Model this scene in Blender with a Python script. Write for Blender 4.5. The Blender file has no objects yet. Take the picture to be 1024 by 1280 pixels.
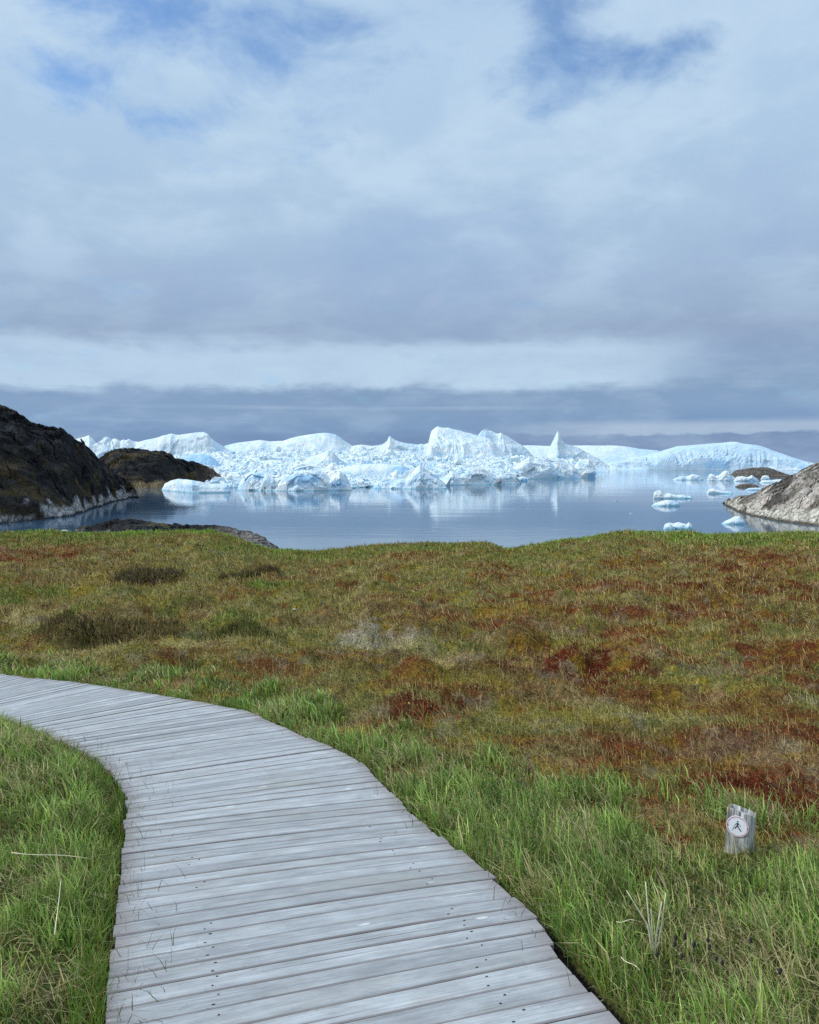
import bpy, bmesh, math, random
import numpy as np
from mathutils import Vector, Matrix
random.seed(7)
rng = np.random.default_rng(7)
R = math.radians
scene = bpy.context.scene
COL = scene.collection

# ------------------------------------------------------------------ camera model
PITCH = R(3.46)
CAM = np.array([0.0, 0.0, 1.6])          # eye height above the boardwalk deck
SEA = -13.4                              # sea level
HY = 578.1                               # row of the horizon

def ray(px, py):
    u = (np.asarray(px, float) - 512) / 1024
    v = (640 - np.asarray(py, float)) / 1024
    return u, math.cos(PITCH) + v * math.sin(PITCH), -math.sin(PITCH) + v * math.cos(PITCH)

def at_depth(px, py, Y):
    dx, dy, dz = ray(px, py)
    s = Y / dy
    return dx * s, Y + 0 * s, CAM[2] + dz * s

def sea_depth(px, py):
    dx, dy, dz = ray(px, py)
    return (SEA - CAM[2]) * dy / dz

# ------------------------------------------------------------------ numpy noise
def _h(ix, iy, iz, seed):
    h = (ix.astype(np.int64) * 374761393 + iy.astype(np.int64) * 668265263 + iz.astype(np.int64) * 2147483647 + seed * 1274126177) & 0xFFFFFFFF
    h = ((h ^ (h >> 13)) * 1274126177) & 0xFFFFFFFF
    h = ((h ^ (h >> 16)) * 2246822519) & 0xFFFFFFFF
    h = h ^ (h >> 15)
    return (h & 0xFFFFFF) / float(0xFFFFFF)

def noise3(p, seed=0):
    p = np.asarray(p, float)
    i = np.floor(p); f = p - i
    f = f * f * f * (f * (f * 6 - 15) + 10)
    i = i.astype(np.int64)
    o = 0
    for a in (0, 1):
        wa = f[:, 0] if a else 1 - f[:, 0]
        for b in (0, 1):
            wb = f[:, 1] if b else 1 - f[:, 1]
            for c in (0, 1):
                wc = f[:, 2] if c else 1 - f[:, 2]
                o = o + wa * wb * wc * _h(i[:, 0] + a, i[:, 1] + b, i[:, 2] + c, seed)
    return o

def fbm(p, seed=0, octv=4, gain=0.5, lac=2.03):
    a = 1.0; s = 0; t = 0; p = np.asarray(p, float).copy()
    for k in range(octv):
        s = s + a * noise3(p, seed + k * 17); t += a
        a *= gain; p = p * lac + 3.7
    return s / t

def ridged(p, seed=0, octv=4, gain=0.55, lac=2.1):
    a = 1.0; s = 0; t = 0; p = np.asarray(p, float).copy()
    for k in range(octv):
        s = s + a * (1 - np.abs(2 * noise3(p, seed + k * 13) - 1)); t += a
        a *= gain; p = p * lac + 1.3
    return s / t

def worley(p, seed=0):
    p = np.asarray(p, float)
    b = np.floor(p).astype(np.int64)
    d1 = np.full(len(p), 9.0); d2 = np.full(len(p), 9.0); idv = np.zeros(len(p))
    for a in (-1, 0, 1):
        for c in (-1, 0, 1):
            for e in (-1, 0, 1):
                q = b + np.array([a, c, e])
                x = q[:, 0] + _h(q[:, 0], q[:, 1], q[:, 2], seed + 1)
                y = q[:, 1] + _h(q[:, 0], q[:, 1], q[:, 2], seed + 2)
                z = q[:, 2] + _h(q[:, 0], q[:, 1], q[:, 2], seed + 3)
                d = np.sqrt((x - p[:, 0]) ** 2 + (y - p[:, 1]) ** 2 + (z - p[:, 2]) ** 2)
                i_ = _h(q[:, 0], q[:, 1], q[:, 2], seed + 4)
                nearer = d < d1
                d2 = np.where(nearer, d1, np.minimum(d2, d))
                idv = np.where(nearer, i_, idv)
                d1 = np.where(nearer, d, d1)
    return d1, d2, idv

def sstep(a, b, x):
    t = np.clip((np.asarray(x, float) - a) / (b - a), 0, 1)
    return t * t * (3 - 2 * t)

def lin(r, g, b, k=1.0):
    f = lambda c: (c / 255 / 12.92) if c / 255 <= 0.04045 else ((c / 255 + 0.055) / 1.055) ** 2.4
    return np.array([f(r) * k, f(g) * k, f(b) * k])

# ------------------------------------------------------------------ mesh helpers
def mesh_np(name, co, faces, mats, col=None, uv=None, smooth=True, mat_idx=None, attr=None):
    """faces: list of int arrays of shape (n, k) (k = 3 or 4)"""
    me = bpy.data.meshes.new(name)
    co = np.asarray(co, np.float32)
    me.vertices.add(len(co)); me.vertices.foreach_set('co', co.ravel())
    loops = np.concatenate([f.ravel() for f in faces]).astype(np.int32)
    tot = np.concatenate([np.full(len(f), f.shape[1], np.int32) for f in faces])
    start = np.concatenate([[0], np.cumsum(tot)[:-1]]).astype(np.int32)
    me.loops.add(len(loops)); me.loops.foreach_set('vertex_index', loops)
    me.polygons.add(len(tot)); me.polygons.foreach_set('loop_start', start)
    me.update(calc_edges=True)
    me.polygons.foreach_set('use_smooth', np.full(len(tot), smooth, bool))
    if mat_idx is not None:
        me.polygons.foreach_set('material_index', np.asarray(mat_idx, np.int32))
    if col is not None:
        a = me.attributes.new('Col', 'FLOAT_COLOR', 'POINT')
        c4 = np.ones((len(co), 4), np.float32); c4[:, :3] = col
        a.data.foreach_set('color', c4.ravel())
    if attr is not None:
        for k, v in attr.items():
            a = me.attributes.new(k, 'FLOAT', 'POINT'); a.data.foreach_set('value', np.asarray(v, np.float32))
    if uv is not None:
        l = me.uv_layers.new(name='UVMap'); l.data.foreach_set('uv', np.asarray(uv, np.float32)[loops].ravel())
    for m in mats if isinstance(mats, (list, tuple)) else [mats]:
        me.materials.append(m)
    me.validate()
    return me

def link(name, me, parent=None):
    o = bpy.data.objects.new(name, me); COL.objects.link(o)
    if parent is not None: o.parent = parent
    return o

def tag(o, label=None, cat=None, group=None, kind=None):
    if label: o['label'] = label
    if cat: o['category'] = cat
    if group: o['group'] = group
    if kind: o['kind'] = kind
    return o

def recenter(o):
    """put the origin of a world-space mesh at the middle of its base"""
    me = o.data
    n = len(me.vertices); c = np.empty(n * 3, np.float32); me.vertices.foreach_get('co', c); c = c.reshape(-1, 3)
    b = np.array([(c[:, 0].min() + c[:, 0].max()) / 2, (c[:, 1].min() + c[:, 1].max()) / 2, c[:, 2].min()])
    me.vertices.foreach_set('co', (c - b).astype(np.float32).ravel()); me.update()
    o.location = b.tolist()
    return o

def grid_faces(nr, nc):
    i = np.arange(nr - 1)[:, None] * nc + np.arange(nc - 1)[None, :]
    i = i.ravel()
    return np.stack([i, i + 1, i + nc + 1, i + nc], 1)

# ------------------------------------------------------------------ material helpers
def mat(name):
    m = bpy.data.materials.new(name); m.use_nodes = True
    nt = m.node_tree; nt.nodes.clear()
    out = nt.nodes.new('ShaderNodeOutputMaterial')
    return m, nt, out

class N:
    def __init__(s, nt): s.nt = nt
    def node(s, t, **k):
        n = s.nt.nodes.new(t)
        for a, v in k.items(): setattr(n, a, v)
        return n
    def put(s, sock, v):
        if isinstance(v, bpy.types.NodeSocket): s.nt.links.new(v, sock)
        elif v is not None: sock.default_value = v
    def math(s, op, a, b=None, c=None, clamp=False):
        n = s.node('ShaderNodeMath', operation=op); n.use_clamp = clamp
        s.put(n.inputs[0], a)
        if b is not None: s.put(n.inputs[1], b)
        if c is not None: s.put(n.inputs[2], c)
        return n.outputs[0]
    def mapr(s, v, a, b, c=0.0, d=1.0, kind='SMOOTHSTEP'):
        n = s.node('ShaderNodeMapRange', interpolation_type=kind)
        s.put(n.inputs[0], v); n.inputs[1].default_value = a; n.inputs[2].default_value = b
        n.inputs[3].default_value = c; n.inputs[4].default_value = d
        return n.outputs[0]
    def mix(s, f, a, b, blend='MIX'):
        n = s.node('ShaderNodeMix', data_type='RGBA', blend_type=blend)
        s.put(n.inputs['Factor'], f)
        for nm, v in (('A', a), ('B', b)):
            k = [i for i in n.inputs if i.name == nm and i.type == 'RGBA'][0]
            if not isinstance(v, bpy.types.NodeSocket): v = (*v[:3], 1)
            s.put(k, v)
        return [o for o in n.outputs if o.type == 'RGBA'][0]
    def xyz(s, x, y, z):
        n = s.node('ShaderNodeCombineXYZ')
        s.put(n.inputs[0], x); s.put(n.inputs[1], y); s.put(n.inputs[2], z)
        return n.outputs[0]
    def noise(s, vec, scale, detail=4, rough=0.5, dist=0.0, out=0):
        n = s.node('ShaderNodeTexNoise')
        if vec is not None: s.put(n.inputs['Vector'], vec)
        s.put(n.inputs['Scale'], scale); s.put(n.inputs['Detail'], detail); s.put(n.inputs['Roughness'], rough); s.put(n.inputs['Distortion'], dist)
        return n.outputs[out]
    def vor(s, vec, scale, feature='F1', rnd=1.0, out='Distance'):
        n = s.node('ShaderNodeTexVoronoi', feature=feature)
        if vec is not None: s.put(n.inputs['Vector'], vec)
        s.put(n.inputs['Scale'], scale); s.put(n.inputs['Randomness'], rnd)
        return n.outputs[out]
    def ramp(s, f, stops, interp='LINEAR'):
        n = s.node('ShaderNodeValToRGB'); cr = n.color_ramp; cr.interpolation = interp
        s.put(n.inputs[0], f)
        while len(cr.elements) < len(stops): cr.elements.new(0.5)
        for e, (p, c) in zip(cr.elements, stops):
            e.position = p; e.color = (*c[:3], 1)
        return n.outputs[0]
    def bump(s, h, strength, dist, normal=None):
        n = s.node('ShaderNodeBump'); n.inputs['Strength'].default_value = strength; n.inputs['Distance'].default_value = dist
        s.put(n.inputs['Height'], h)
        if normal is not None: s.put(n.inputs['Normal'], normal)
        return n.outputs[0]
    def attr(s, name, out='Color'):
        n = s.node('ShaderNodeAttribute', attribute_name=name); return n.outputs[out]
    def coord(s, which='Object'):
        return s.node('ShaderNodeTexCoord').outputs[which]
    def vmul(s, v, k):
        n = s.node('ShaderNodeVectorMath', operation='MULTIPLY'); s.put(n.inputs[0], v); n.inputs[1].default_value = k; return n.outputs[0]
    def vadd(s, v, k):
        n = s.node('ShaderNodeVectorMath', operation='ADD'); s.put(n.inputs[0], v); s.put(n.inputs[1], k); return n.outputs[0]
    def principled(s, color, rough=0.8, normal=None, spec=0.3, **kw):
        n = s.node('ShaderNodeBsdfPrincipled')
        s.put(n.inputs['Base Color'], color if isinstance(color, bpy.types.NodeSocket) else (*color[:3], 1))
        s.put(n.inputs['Roughness'], rough); n.inputs['Specular IOR Level'].default_value = spec
        if normal is not None: s.put(n.inputs['Normal'], normal)
        for k, v in kw.items(): s.put(n.inputs[k], v)
        return n

# ------------------------------------------------------------------ ground profile
def zb(d):
    d = np.asarray(d, float)
    a = np.where(d > 2.2, -0.085 * (d - 2.2) * sstep(2.0, 4.0, d), 0.0)
    b = -0.578 - 0.0555 * (d - 9.0)
    return np.where(d < 9.0, a, b)

def hit(px, py, off=0.0):
    """world point where the photo ray meets the smooth ground profile (deck level + off)"""
    px = np.atleast_1d(np.asarray(px, float)); py = np.atleast_1d(np.asarray(py, float))
    dx, dy, dz = ray(px, py)
    lo = np.full(px.shape, 0.3); hi = np.full(px.shape, 45.0)
    for _ in range(50):
        m = (lo + hi) / 2
        x = dx / dy * m
        z = CAM[2] + dz / dy * m
        above = z > zb(np.hypot(x, m)) + off
        lo = np.where(above, m, lo); hi = np.where(above, hi, m)
    x = dx / dy * lo
    return np.stack([x, lo, zb(np.hypot(x, lo)) + off], -1)

CREST = 40.0
cx_px = np.array([-300, 0, 60, 120, 200, 262, 292, 318, 345, 400, 430, 481, 537, 568, 607, 621, 632, 641, 656, 691, 699, 734, 769, 805, 861, 882, 945, 1024, 1400])
cx_py = np.array([668, 669, 668, 669, 667, 667, 674, 683, 691, 692, 687, 682.5, 681, 681, 679, 684, 688, 687.5, 685, 680, 677.5, 674, 668.5, 668, 669, 671.5, 669, 668, 668])
_u, _dy, _dz = ray(cx_px, cx_py)
CREST_U = _u / _dy
CREST_Z = CAM[2] + _dz / np.hypot(_u, _dy) * CREST

def zground(x, y):
    """meadow surface without small bumps; (x, y) arrays"""
    d = np.hypot(x, y)
    u = np.where(y > 0.3, x / np.maximum(y, 0.3), np.sign(x) * 1.0)
    u = np.clip(u, -0.8, 0.8)
    zc = np.interp(u, CREST_U, CREST_Z)
    w = sstep(16.0, CREST - 1, d)
    z = zb(d) - 0.06
    z = z * (1 - w) + w * (zc - 0.0555 * (np.minimum(d, CREST) - CREST))
    over = np.maximum(d - CREST, 0)
    z = np.where(d > CREST, np.maximum(zc - over * 0.16 - over ** 2 * 0.012, SEA - 4), z)
    z = np.where(y < 0.3, np.where(d > 9, -0.06, z), z)
    return z

# ------------------------------------------------------------------ boardwalk outline
# board lines: (left pixel, right pixel), near to far
LINES = [((135, 1316), (722, 1191)), ((137, 1246), (690, 1148)), ((142, 1194), (645, 1114)), ((152, 1106), (566, 1054)),
         ((157, 1042), (505, 1004)), ((158, 991), (448, 948)), ((125, 950), (372, 915)), ((68, 922), (302, 886)),
         ((20, 903), (200, 868.5)), ((-40, 884), (100, 853)), ((-110, 868), (0, 841.5)), ((-190, 850), (-110, 829))]
Ls = [np.array([0.22, -0.95]), np.array([-0.12, -0.1]), np.array([-0.42, 0.7]), np.array([-0.68, 1.45])]
Rs = [np.array([1.62, -0.55]), np.array([1.32, 0.35]), np.array([1.05, 1.15]), np.array([0.80, 1.88])]
for l, r in LINES:
    Ls.append(hit(*l)[0][:2]); Rs.append(hit(*r)[0][:2])
Ls = np.array(Ls); Rs = np.array(Rs)
# left ends sit a hand further left: grass hangs over them
dirn = (Ls - Rs) / np.linalg.norm(Ls - Rs, axis=1)[:, None]
Ls = Ls + dirn * 0.015

def catmull(P, t):
    n = len(P); i = np.clip(np.floor(t).astype(int), 0, n - 2); f = (t - i)[:, None]
    g = lambda k: P[np.clip(k, 0, n - 1)]
    p0, p1, p2, p3 = g(i - 1), g(i), g(i + 1), g(i + 2)
    return 0.5 * (2 * p1 + (p2 - p0) * f + (2 * p0 - 5 * p1 + 4 * p2 - p3) * f ** 2 + (3 * p1 - p0 - 3 * p2 + p3) * f ** 3)

tt = np.linspace(0, len(Ls) - 1.001, 3000)
def lerpP(P, t):
    i = np.floor(t).astype(int); f = (t - i)[:, None]
    return P[i] * (1 - f) + P[i + 1] * f
EL = 0.6 * catmull(Ls, tt) + 0.4 * lerpP(Ls, tt)
ER = 0.1 * catmull(Rs, tt) + 0.9 * lerpP(Rs, tt)
MID = (EL * 0.45 + ER * 0.55)
arc = np.concatenate([[0], np.cumsum(np.linalg.norm(np.diff(MID, axis=0), axis=1))])
DECKPOLY = np.concatenate([EL[::25], ER[::-25]])

def inside(poly, x, y):
    c = np.zeros(x.shape, bool); n = len(poly); j = n - 1
    for i in range(n):
        xi, yi = poly[i]; xj, yj = poly[j]
        cond = ((yi > y) != (yj > y)) & (x < (xj - xi) * (y - yi) / (yj - yi + 1e-12) + xi)
        c ^= cond; j = i
    return c

def dist_poly(P, x, y):
    d = np.full(x.shape, 1e9)
    for a, b in zip(P[:-1], P[1:]):
        ab = b - a; L = (ab ** 2).sum() + 1e-12
        t = np.clip(((x - a[0]) * ab[0] + (y - a[1]) * ab[1]) / L, 0, 1)
        d = np.minimum(d, np.hypot(x - a[0] - t * ab[0], y - a[1] - t * ab[1]))
    return d

# ------------------------------------------------------------------ patch layout (world-space ellipses)
OLIVE = lin(100, 94, 48); BROWN = lin(96, 78, 46); RED = lin(96, 50, 28); DRED = lin(80, 34, 20); YEL = lin(122, 100, 30)
STRAW = lin(142, 126, 82); LICH = lin(122, 111, 86); GREEN = lin(84, 112, 40); BGREEN = lin(90, 124, 40); OGREEN = lin(98, 105, 48); DTWIG = lin(60, 46, 31)
PATCH = [  # px, py, rx, ry, colour, strength
    (150, 680, 260, 13, lin(92, 132, 38), 1.0), (60, 694, 150, 6, OGREEN, .8), (330, 690, 60, 10, OGREEN, .7), (470, 688, 150, 7, OGREEN, .8),
    (840, 681, 260, 13, lin(96, 116, 44), .95), (700, 700, 200, 12, OGREEN, .6), (960, 695, 120, 8, GREEN, .6), (300, 705, 90, 10, OLIVE, .6),
    (45, 708, 60, 10, RED, .9), (120, 722, 70, 7, BROWN, .8), (110, 735, 60, 9, YEL, .4), (30, 745, 60, 12, OGREEN, .7), (20, 775, 50, 22, STRAW, .8),
    (520, 695, 70, 6, RED, .8), (500, 745, 70, 10, RED, .75), (620, 770, 120, 16, RED, .6), (760, 735, 110, 12, RED, .6), (620, 710, 60, 6, RED, .55),
    (900, 712, 130, 9, RED, .85), (930, 735, 120, 10, DRED, .85), (870, 755, 80, 8, RED, .6), (980, 760, 70, 8, BROWN, .7),
    (650, 765, 60, 8, YEL, .6), (600, 850, 90, 14, YEL, .45), (720, 830, 110, 14, DRED, .9), (800, 860, 120, 14, RED, .7), (900, 875, 120, 16, RED, .6),
    (610, 795, 90, 10, BROWN, .7), (800, 790, 140, 12, RED, .45), (930, 800, 90, 12, OLIVE, .5), (560, 820, 60, 10, STRAW, .4),
    (465, 795, 55, 14, lin(136, 124, 100), .75), (430, 850, 60, 18, OLIVE, .6), (330, 800, 70, 14, OLIVE, .6), (290, 780, 70, 14, OGREEN, .6), (200, 805, 130, 12, STRAW, .55),
    (130, 830, 80, 10, BROWN, .6), (230, 832, 60, 9, OGREEN, .6), (500, 890, 40, 12, DRED, .8), (520, 930, 60, 12, RED, .55), (620, 935, 90, 14, BROWN, .9),
    (650, 925, 60, 8, RED, .6), (760, 905, 90, 14, OLIVE, .7), (700, 900, 80, 10, YEL, .3), (890, 930, 110, 14, LICH, .35), (950, 985, 70, 14, DRED, .95),
    (985, 1005, 40, 12, DRED, .9), (900, 965, 60, 10, RED, .7), (1000, 940, 50, 16, STRAW, .4), (820, 960, 70, 14, OLIVE, .6), (960, 910, 60, 10, RED, .55),
    (350, 735, 40, 6, GREEN, .7), (110, 765, 30, 6, GREEN, .6), (5, 755, 16, 6, GREEN, .8), (850, 700, 60, 6, BROWN, .5), (400, 740, 80, 9, OLIVE, .6),
    (560, 735, 50, 6, OLIVE, .5), (380, 770, 60, 10, STRAW, .3), (880, 840, 60, 8, LICH, .4), (690, 785, 50, 8, LICH, .35), (770, 770, 40, 5, LICH, .4)]
_p = []
for (px, py, rx, ry, c, s) in PATCH:
    a = hit(px, py)[0]; u_ = hit(px, max(py - ry, 672))[0]; l_ = hit(px, py + ry)[0]
    _p.append((a[0], a[1], rx / 1024 * a[1], max(abs(u_[1] - l_[1]) / 2, .05), c, s))
PATCHW = _p

def patch_colour(x, y):
    p = np.stack([x, y, 0 * x], 1)
    wx = (fbm(p * 1.1, 5, 4) - .5); wy = (fbm(p * 1.1, 9, 4) - .5)
    n1 = fbm(p * np.array([.8, .8, 1]), 21, 7, .62); n2 = fbm(p * 1.25, 33, 7, .66); n3 = fbm(p * 6.0, 41, 3); n4 = fbm(p * 2.2, 57, 6, .66)
    c = OLIVE[None] * np.ones((len(x), 1))
    f = sstep(.45, .58, n1)[:, None]; c = c * (1 - f) + BROWN * f
    side_ = sstep(-.28, .12, x / np.maximum(y, 1.0)); f = (sstep(.565 - .04 * side_, .62 - .04 * side_, n2) * (.5 + .35 * side_))[:, None]; c = c * (1 - f) + RED * f
    for (ax, ay, rx, ry, col, s) in PATCHW:
        q = np.hypot((x - ax + wx * rx * 1.2) / rx, (y - ay + wy * ry * 1.8) / ry)
        f = (1 - sstep(.45, 1.15, q + (n3 - .5) * 1.3)) * s
        f = f[:, None]; c = c * (1 - f) + col * f
    f = (sstep(.57, .64, n4) * .4)[:, None]; c = c * (1 - f) + STRAW * f
    f = (sstep(.58, .66, n3) * .5)[:, None]; c = c * (1 - f) + YEL * f
    f = (sstep(.65, .72, fbm(p * 4.2, 71, 4)) * .45)[:, None]; c = c * (1 - f) + LICH * f
    mid_ = lin(98, 82, 46)[None]
    return mid_ * (c / mid_) ** 1.18

GB_px = np.array([-60, 0, 120, 250, 400, 450, 520, 600, 700, 800, 870, 960, 1024, 1300])
GB_py = np.array([829, 837, 848, 866, 893, 920, 938, 955, 982, 1006, 1035, 1066, 1092, 1150])
_g = hit(GB_px, GB_py)
GB_U = _g[:, 0] / _g[:, 1]; GB_D = _g[:, 1]
_le = hit(np.array([-60, 0, 37, 82, 125, 145, 160, 150, 137]), np.array([868, 880, 900, 915, 935, 955, 990, 1150, 1280]))

def lushness(x, y):
    """1 in the lush green grass by the walkway, 0 on the heath"""
    p = np.stack([x, y, 0 * x], 1)
    u = x / np.maximum(y, .2)
    lim = np.interp(u, GB_U, GB_D)
    w = (fbm(p * 2.4, 77, 4) - .5)
    g = 1 - sstep(-.10, .16, (y - lim) / np.maximum(lim, .5) + w * .5)
    return np.where(y > 0.3, g, 1.0)

# ------------------------------------------------------------------ ground mesh
azs = np.concatenate([np.linspace(-180, -46, 28)[:-1], np.linspace(-46, -31, 24)[:-1], np.linspace(-31, 31, 820), np.linspace(31, 46, 24)[1:], np.linspace(46, 180, 28)[1:]])
rs = np.concatenate([[0.05, 0.5, 1.0], np.geomspace(1.4, 41.5, 460), np.geomspace(42, 80, 26)[0:]])
AZ, RR = np.meshgrid(R(1) * azs, rs)
gx = (RR * np.sin(AZ)).ravel(); gy = (RR * np.cos(AZ)).ravel()
gd = RR.ravel()
LEFTSIDE_POLY = EL[::40]

def bumps(x, y, d):
    p = np.stack([x, y, 0 * x], 1)
    near = sstep(.0, 1.0, d / 3.0)
    big = (fbm(p * .55, 101, 3) - .5) * .34 * sstep(7, 20, d)
    mid = (fbm(p * 1.5, 111, 4) - .5) * .56 * sstep(3, 9, d)
    fine = (fbm(p * 7, 121, 3) - .5) * .06 * near
    mic = (fbm(p * 26, 131, 2) - .5) * .022
    return (big + mid) * (1 - .65 * sstep(36, CREST, d)) + fine + mic

def ground_full(x, y):
    d = np.hypot(x, y)
    z = zground(x, y)
    b = bumps(x, y, d)
    nearm = d < 14
    m = np.zeros(x.shape); m[:] = 9.0
    if nearm.any():
        m[nearm] = dist_poly(DECKPOLY[list(range(len(DECKPOLY))) + [0]][::2], x[nearm], y[nearm])
        ins = np.zeros(x.shape, bool); ins[nearm] = inside(DECKPOLY, x[nearm], y[nearm])
    else:
        ins = np.zeros(x.shape, bool)
    z = np.where(ins, z - .10 * sstep(0, .08, m), z + b * sstep(0, .5, m) + .03 * sstep(0.02, .2, m))
    # low turf bank on the inside of the bend
    left = (~ins) & (x < -0.55) & (y < 5.4)
    return z + np.where(left, (.05 + .08 * sstep(3.2, 4.4, y)) * sstep(.02, .30, m), 0), ins, m

gz, gins, gm = ground_full(gx, gy)
gcol = patch_colour(gx, gy)
gl = lushness(gx, gy)[:, None] * .9
gp = np.stack([gx, gy, gz], 1)
soil = lin(74, 72, 40) * (0.6 + .8 * fbm(gp * 5, 5, 3)[:, None])
gcol = gcol * (1 - gl) + soil * gl
gcol = np.where(gins[:, None], lin(40, 34, 26)[None], gcol)
gcol = gcol * 1.3

m_ground, nt, out = mat('tundra_ground'); n = N(nt)
oc = n.coord('Object')
f1 = n.noise(oc, 38, 6, .7); f2 = n.noise(oc, 9, 5, .6); f3 = n.vor(oc, 30)
k = n.math('MULTIPLY', n.mapr(f1, .3, .7, .25, 1.75, 'LINEAR'), n.mapr(f2, .3, .7, .65, 1.35, 'LINEAR'))
gc = n.mix(1.0, n.attr('Col'), n.xyz(k, k, k), 'MULTIPLY')
gc = n.mix(n.mapr(n.noise(oc, 55, 3, .6), .6, .74, 0, .55), gc, STRAW * 1.1)
hb = n.math('ADD', n.math('MULTIPLY', f1, .6), n.math('MULTIPLY', f3, .5))
bs = n.principled(gc, .95, n.bump(hb, 1.0, .05), .05)
nt.links.new(bs.outputs[0], out.inputs[0])
g_me = mesh_np('ground', gp, [grid_faces(len(rs), len(azs))], m_ground, col=gcol)
tag(link('ground', g_me), 'tundra meadow of olive, brown and red heath sloping to the shore', 'ground', kind='structure')

# ------------------------------------------------------------------ blades
def blades(P, L, W, az, lean, curl, c0, c1):
    n_ = len(P)
    d = np.stack([np.sin(az), np.cos(az), 0 * az], 1)           # lean direction
    s = np.stack([np.cos(az + 1.0), -np.sin(az + 1.0), 0 * az], 1) # width direction
    up = np.array([0, 0, 1.0])
    a1 = lean; a2 = np.minimum(lean + curl, 2.2)
    m_ = P + (d * np.sin(a1)[:, None] + up * np.cos(a1)[:, None]) * (L * .55)[:, None]
    t_ = m_ + (d * np.sin(a2)[:, None] + up * np.cos(a2)[:, None]) * (L * .45)[:, None]
    w = s * (W * .5)[:, None]
    co = np.stack([P - w, P + w, m_ - w * .75, m_ + w * .75, t_], 1).reshape(-1, 3)
    b = np.arange(n_) * 5
    q = np.stack([b, b + 1, b + 3, b + 2], 1); t = np.stack([b + 2, b + 3, b + 4], 1)
    cc = np.stack([c0, c0, (c0 + c1) / 2, (c0 + c1) / 2, c1], 1).reshape(-1, 3)
    return co, q, t, cc

def merge_blades(parts):
    co = []; q = []; t = []; cc = []; o = 0
    for (a, b, c, d) in parts:
        co.append(a); q.append(b + o); t.append(c + o); cc.append(d); o += len(a)
    return np.concatenate(co), [np.concatenate(q), np.concatenate(t)], np.concatenate(cc)

def blade_mat(name, transl, rgh=.6, spc=.2):
    m, nt, out = mat(name); n = N(nt)
    c = n.attr('Col')
    b = n.principled(c, rgh, None, spc)
    tr = n.node('ShaderNodeBsdfTranslucent'); n.put(tr.inputs[0], c)
    mx = n.node('ShaderNodeMixShader'); mx.inputs[0].default_value = transl
    nt.links.new(b.outputs[0], mx.inputs[1]); nt.links.new(tr.outputs[0], mx.inputs[2]); nt.links.new(mx.outputs[0], out.inputs[0])
    return m
m_grass = blade_mat('grass_blade', .3, .45, .28)
m_heath = blade_mat('heath_sprig', .15, .9, .03)

def sample(n_, d0, d1, pw, a0=-31.5, a1=31.5):
    """random polar points; density per area ~ d^-pw"""
    u = rng.random(n_)
    e = 2 - pw
    d = (d0 ** e + u * (d1 ** e - d0 ** e)) ** (1 / e) if abs(e) > 1e-6 else d0 * (d1 / d0) ** u
    a = R(1) * (a0 + (a1 - a0) * rng.random(n_))
    return d * np.sin(a), d * np.cos(a), d

def jit(n_, a, b): return a + (b - a) * rng.random(n_)

# lush grass
x, y, d = sample(250000, 1.7, 13, 1.0)
g = lushness(x, y)
p3 = np.stack([x, y, 0 * x], 1)
cl = fbm(p3 * 3.2, 201, 4); cl2 = fbm(p3 * 9, 211, 3)
keep = rng.random(len(x)) < np.clip(g * (.55 + .9 * sstep(.36, .62, cl)), 0, 1)
x, y, d, cl, cl2, g = x[keep], y[keep], d[keep], cl[keep], cl2[keep], g[keep]
z, ins, md = ground_full(x, y)
ok = ~ins & (md > .012)
x, y, z, d, cl, cl2, md, g = x[ok], y[ok], z[ok], d[ok], cl[ok], cl2[ok], md[ok], g[ok]
n_ = len(x)
Lb = (.045 + .115 * rng.random(n_) ** 1.3) * (.65 + .75 * sstep(.35, .65, cl)) * (.55 + .45 * sstep(.0, .10, md)) * (.6 + .4 * g)
Lb = np.where((x < -.6) & (y < 5), Lb * .95, Lb)
Wb = (.0030 + .0060 * rng.random(n_) ** 1.5) * np.maximum(1, d / 3.2)
yl = rng.random(n_) ** 1.6
brt = .62 + 1.0 * rng.random(n_) ** 1.3
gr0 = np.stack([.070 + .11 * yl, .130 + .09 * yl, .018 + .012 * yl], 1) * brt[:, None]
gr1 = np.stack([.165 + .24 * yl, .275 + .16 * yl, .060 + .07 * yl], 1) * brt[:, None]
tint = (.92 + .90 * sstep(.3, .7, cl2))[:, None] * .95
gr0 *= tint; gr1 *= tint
# some dry blades, in clumps
dryp = .11 + .36 * sstep(.52, .64, fbm(np.stack([x, y, 0 * x], 1) * 2.6, 231, 3))
dry = rng.random(n_) < dryp
st = (lin(150, 138, 96) * 2.0)[None] * jit(n_, .7, 1.25)[:, None]
gr0 = np.where(dry[:, None], st * .7, gr0); gr1 = np.where(dry[:, None], st, gr1)
Pg = np.stack([x, y, z - .01], 1)
lean = np.abs(rng.normal(.15, .34, n_)); curl = np.abs(rng.normal(.4, .5, n_))
lean = np.where(dry, lean * 1.8 + .2, lean)
A = blades(Pg, Lb, Wb, rng.random(n_) * 6.283, lean, curl, gr0, gr1)
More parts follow.
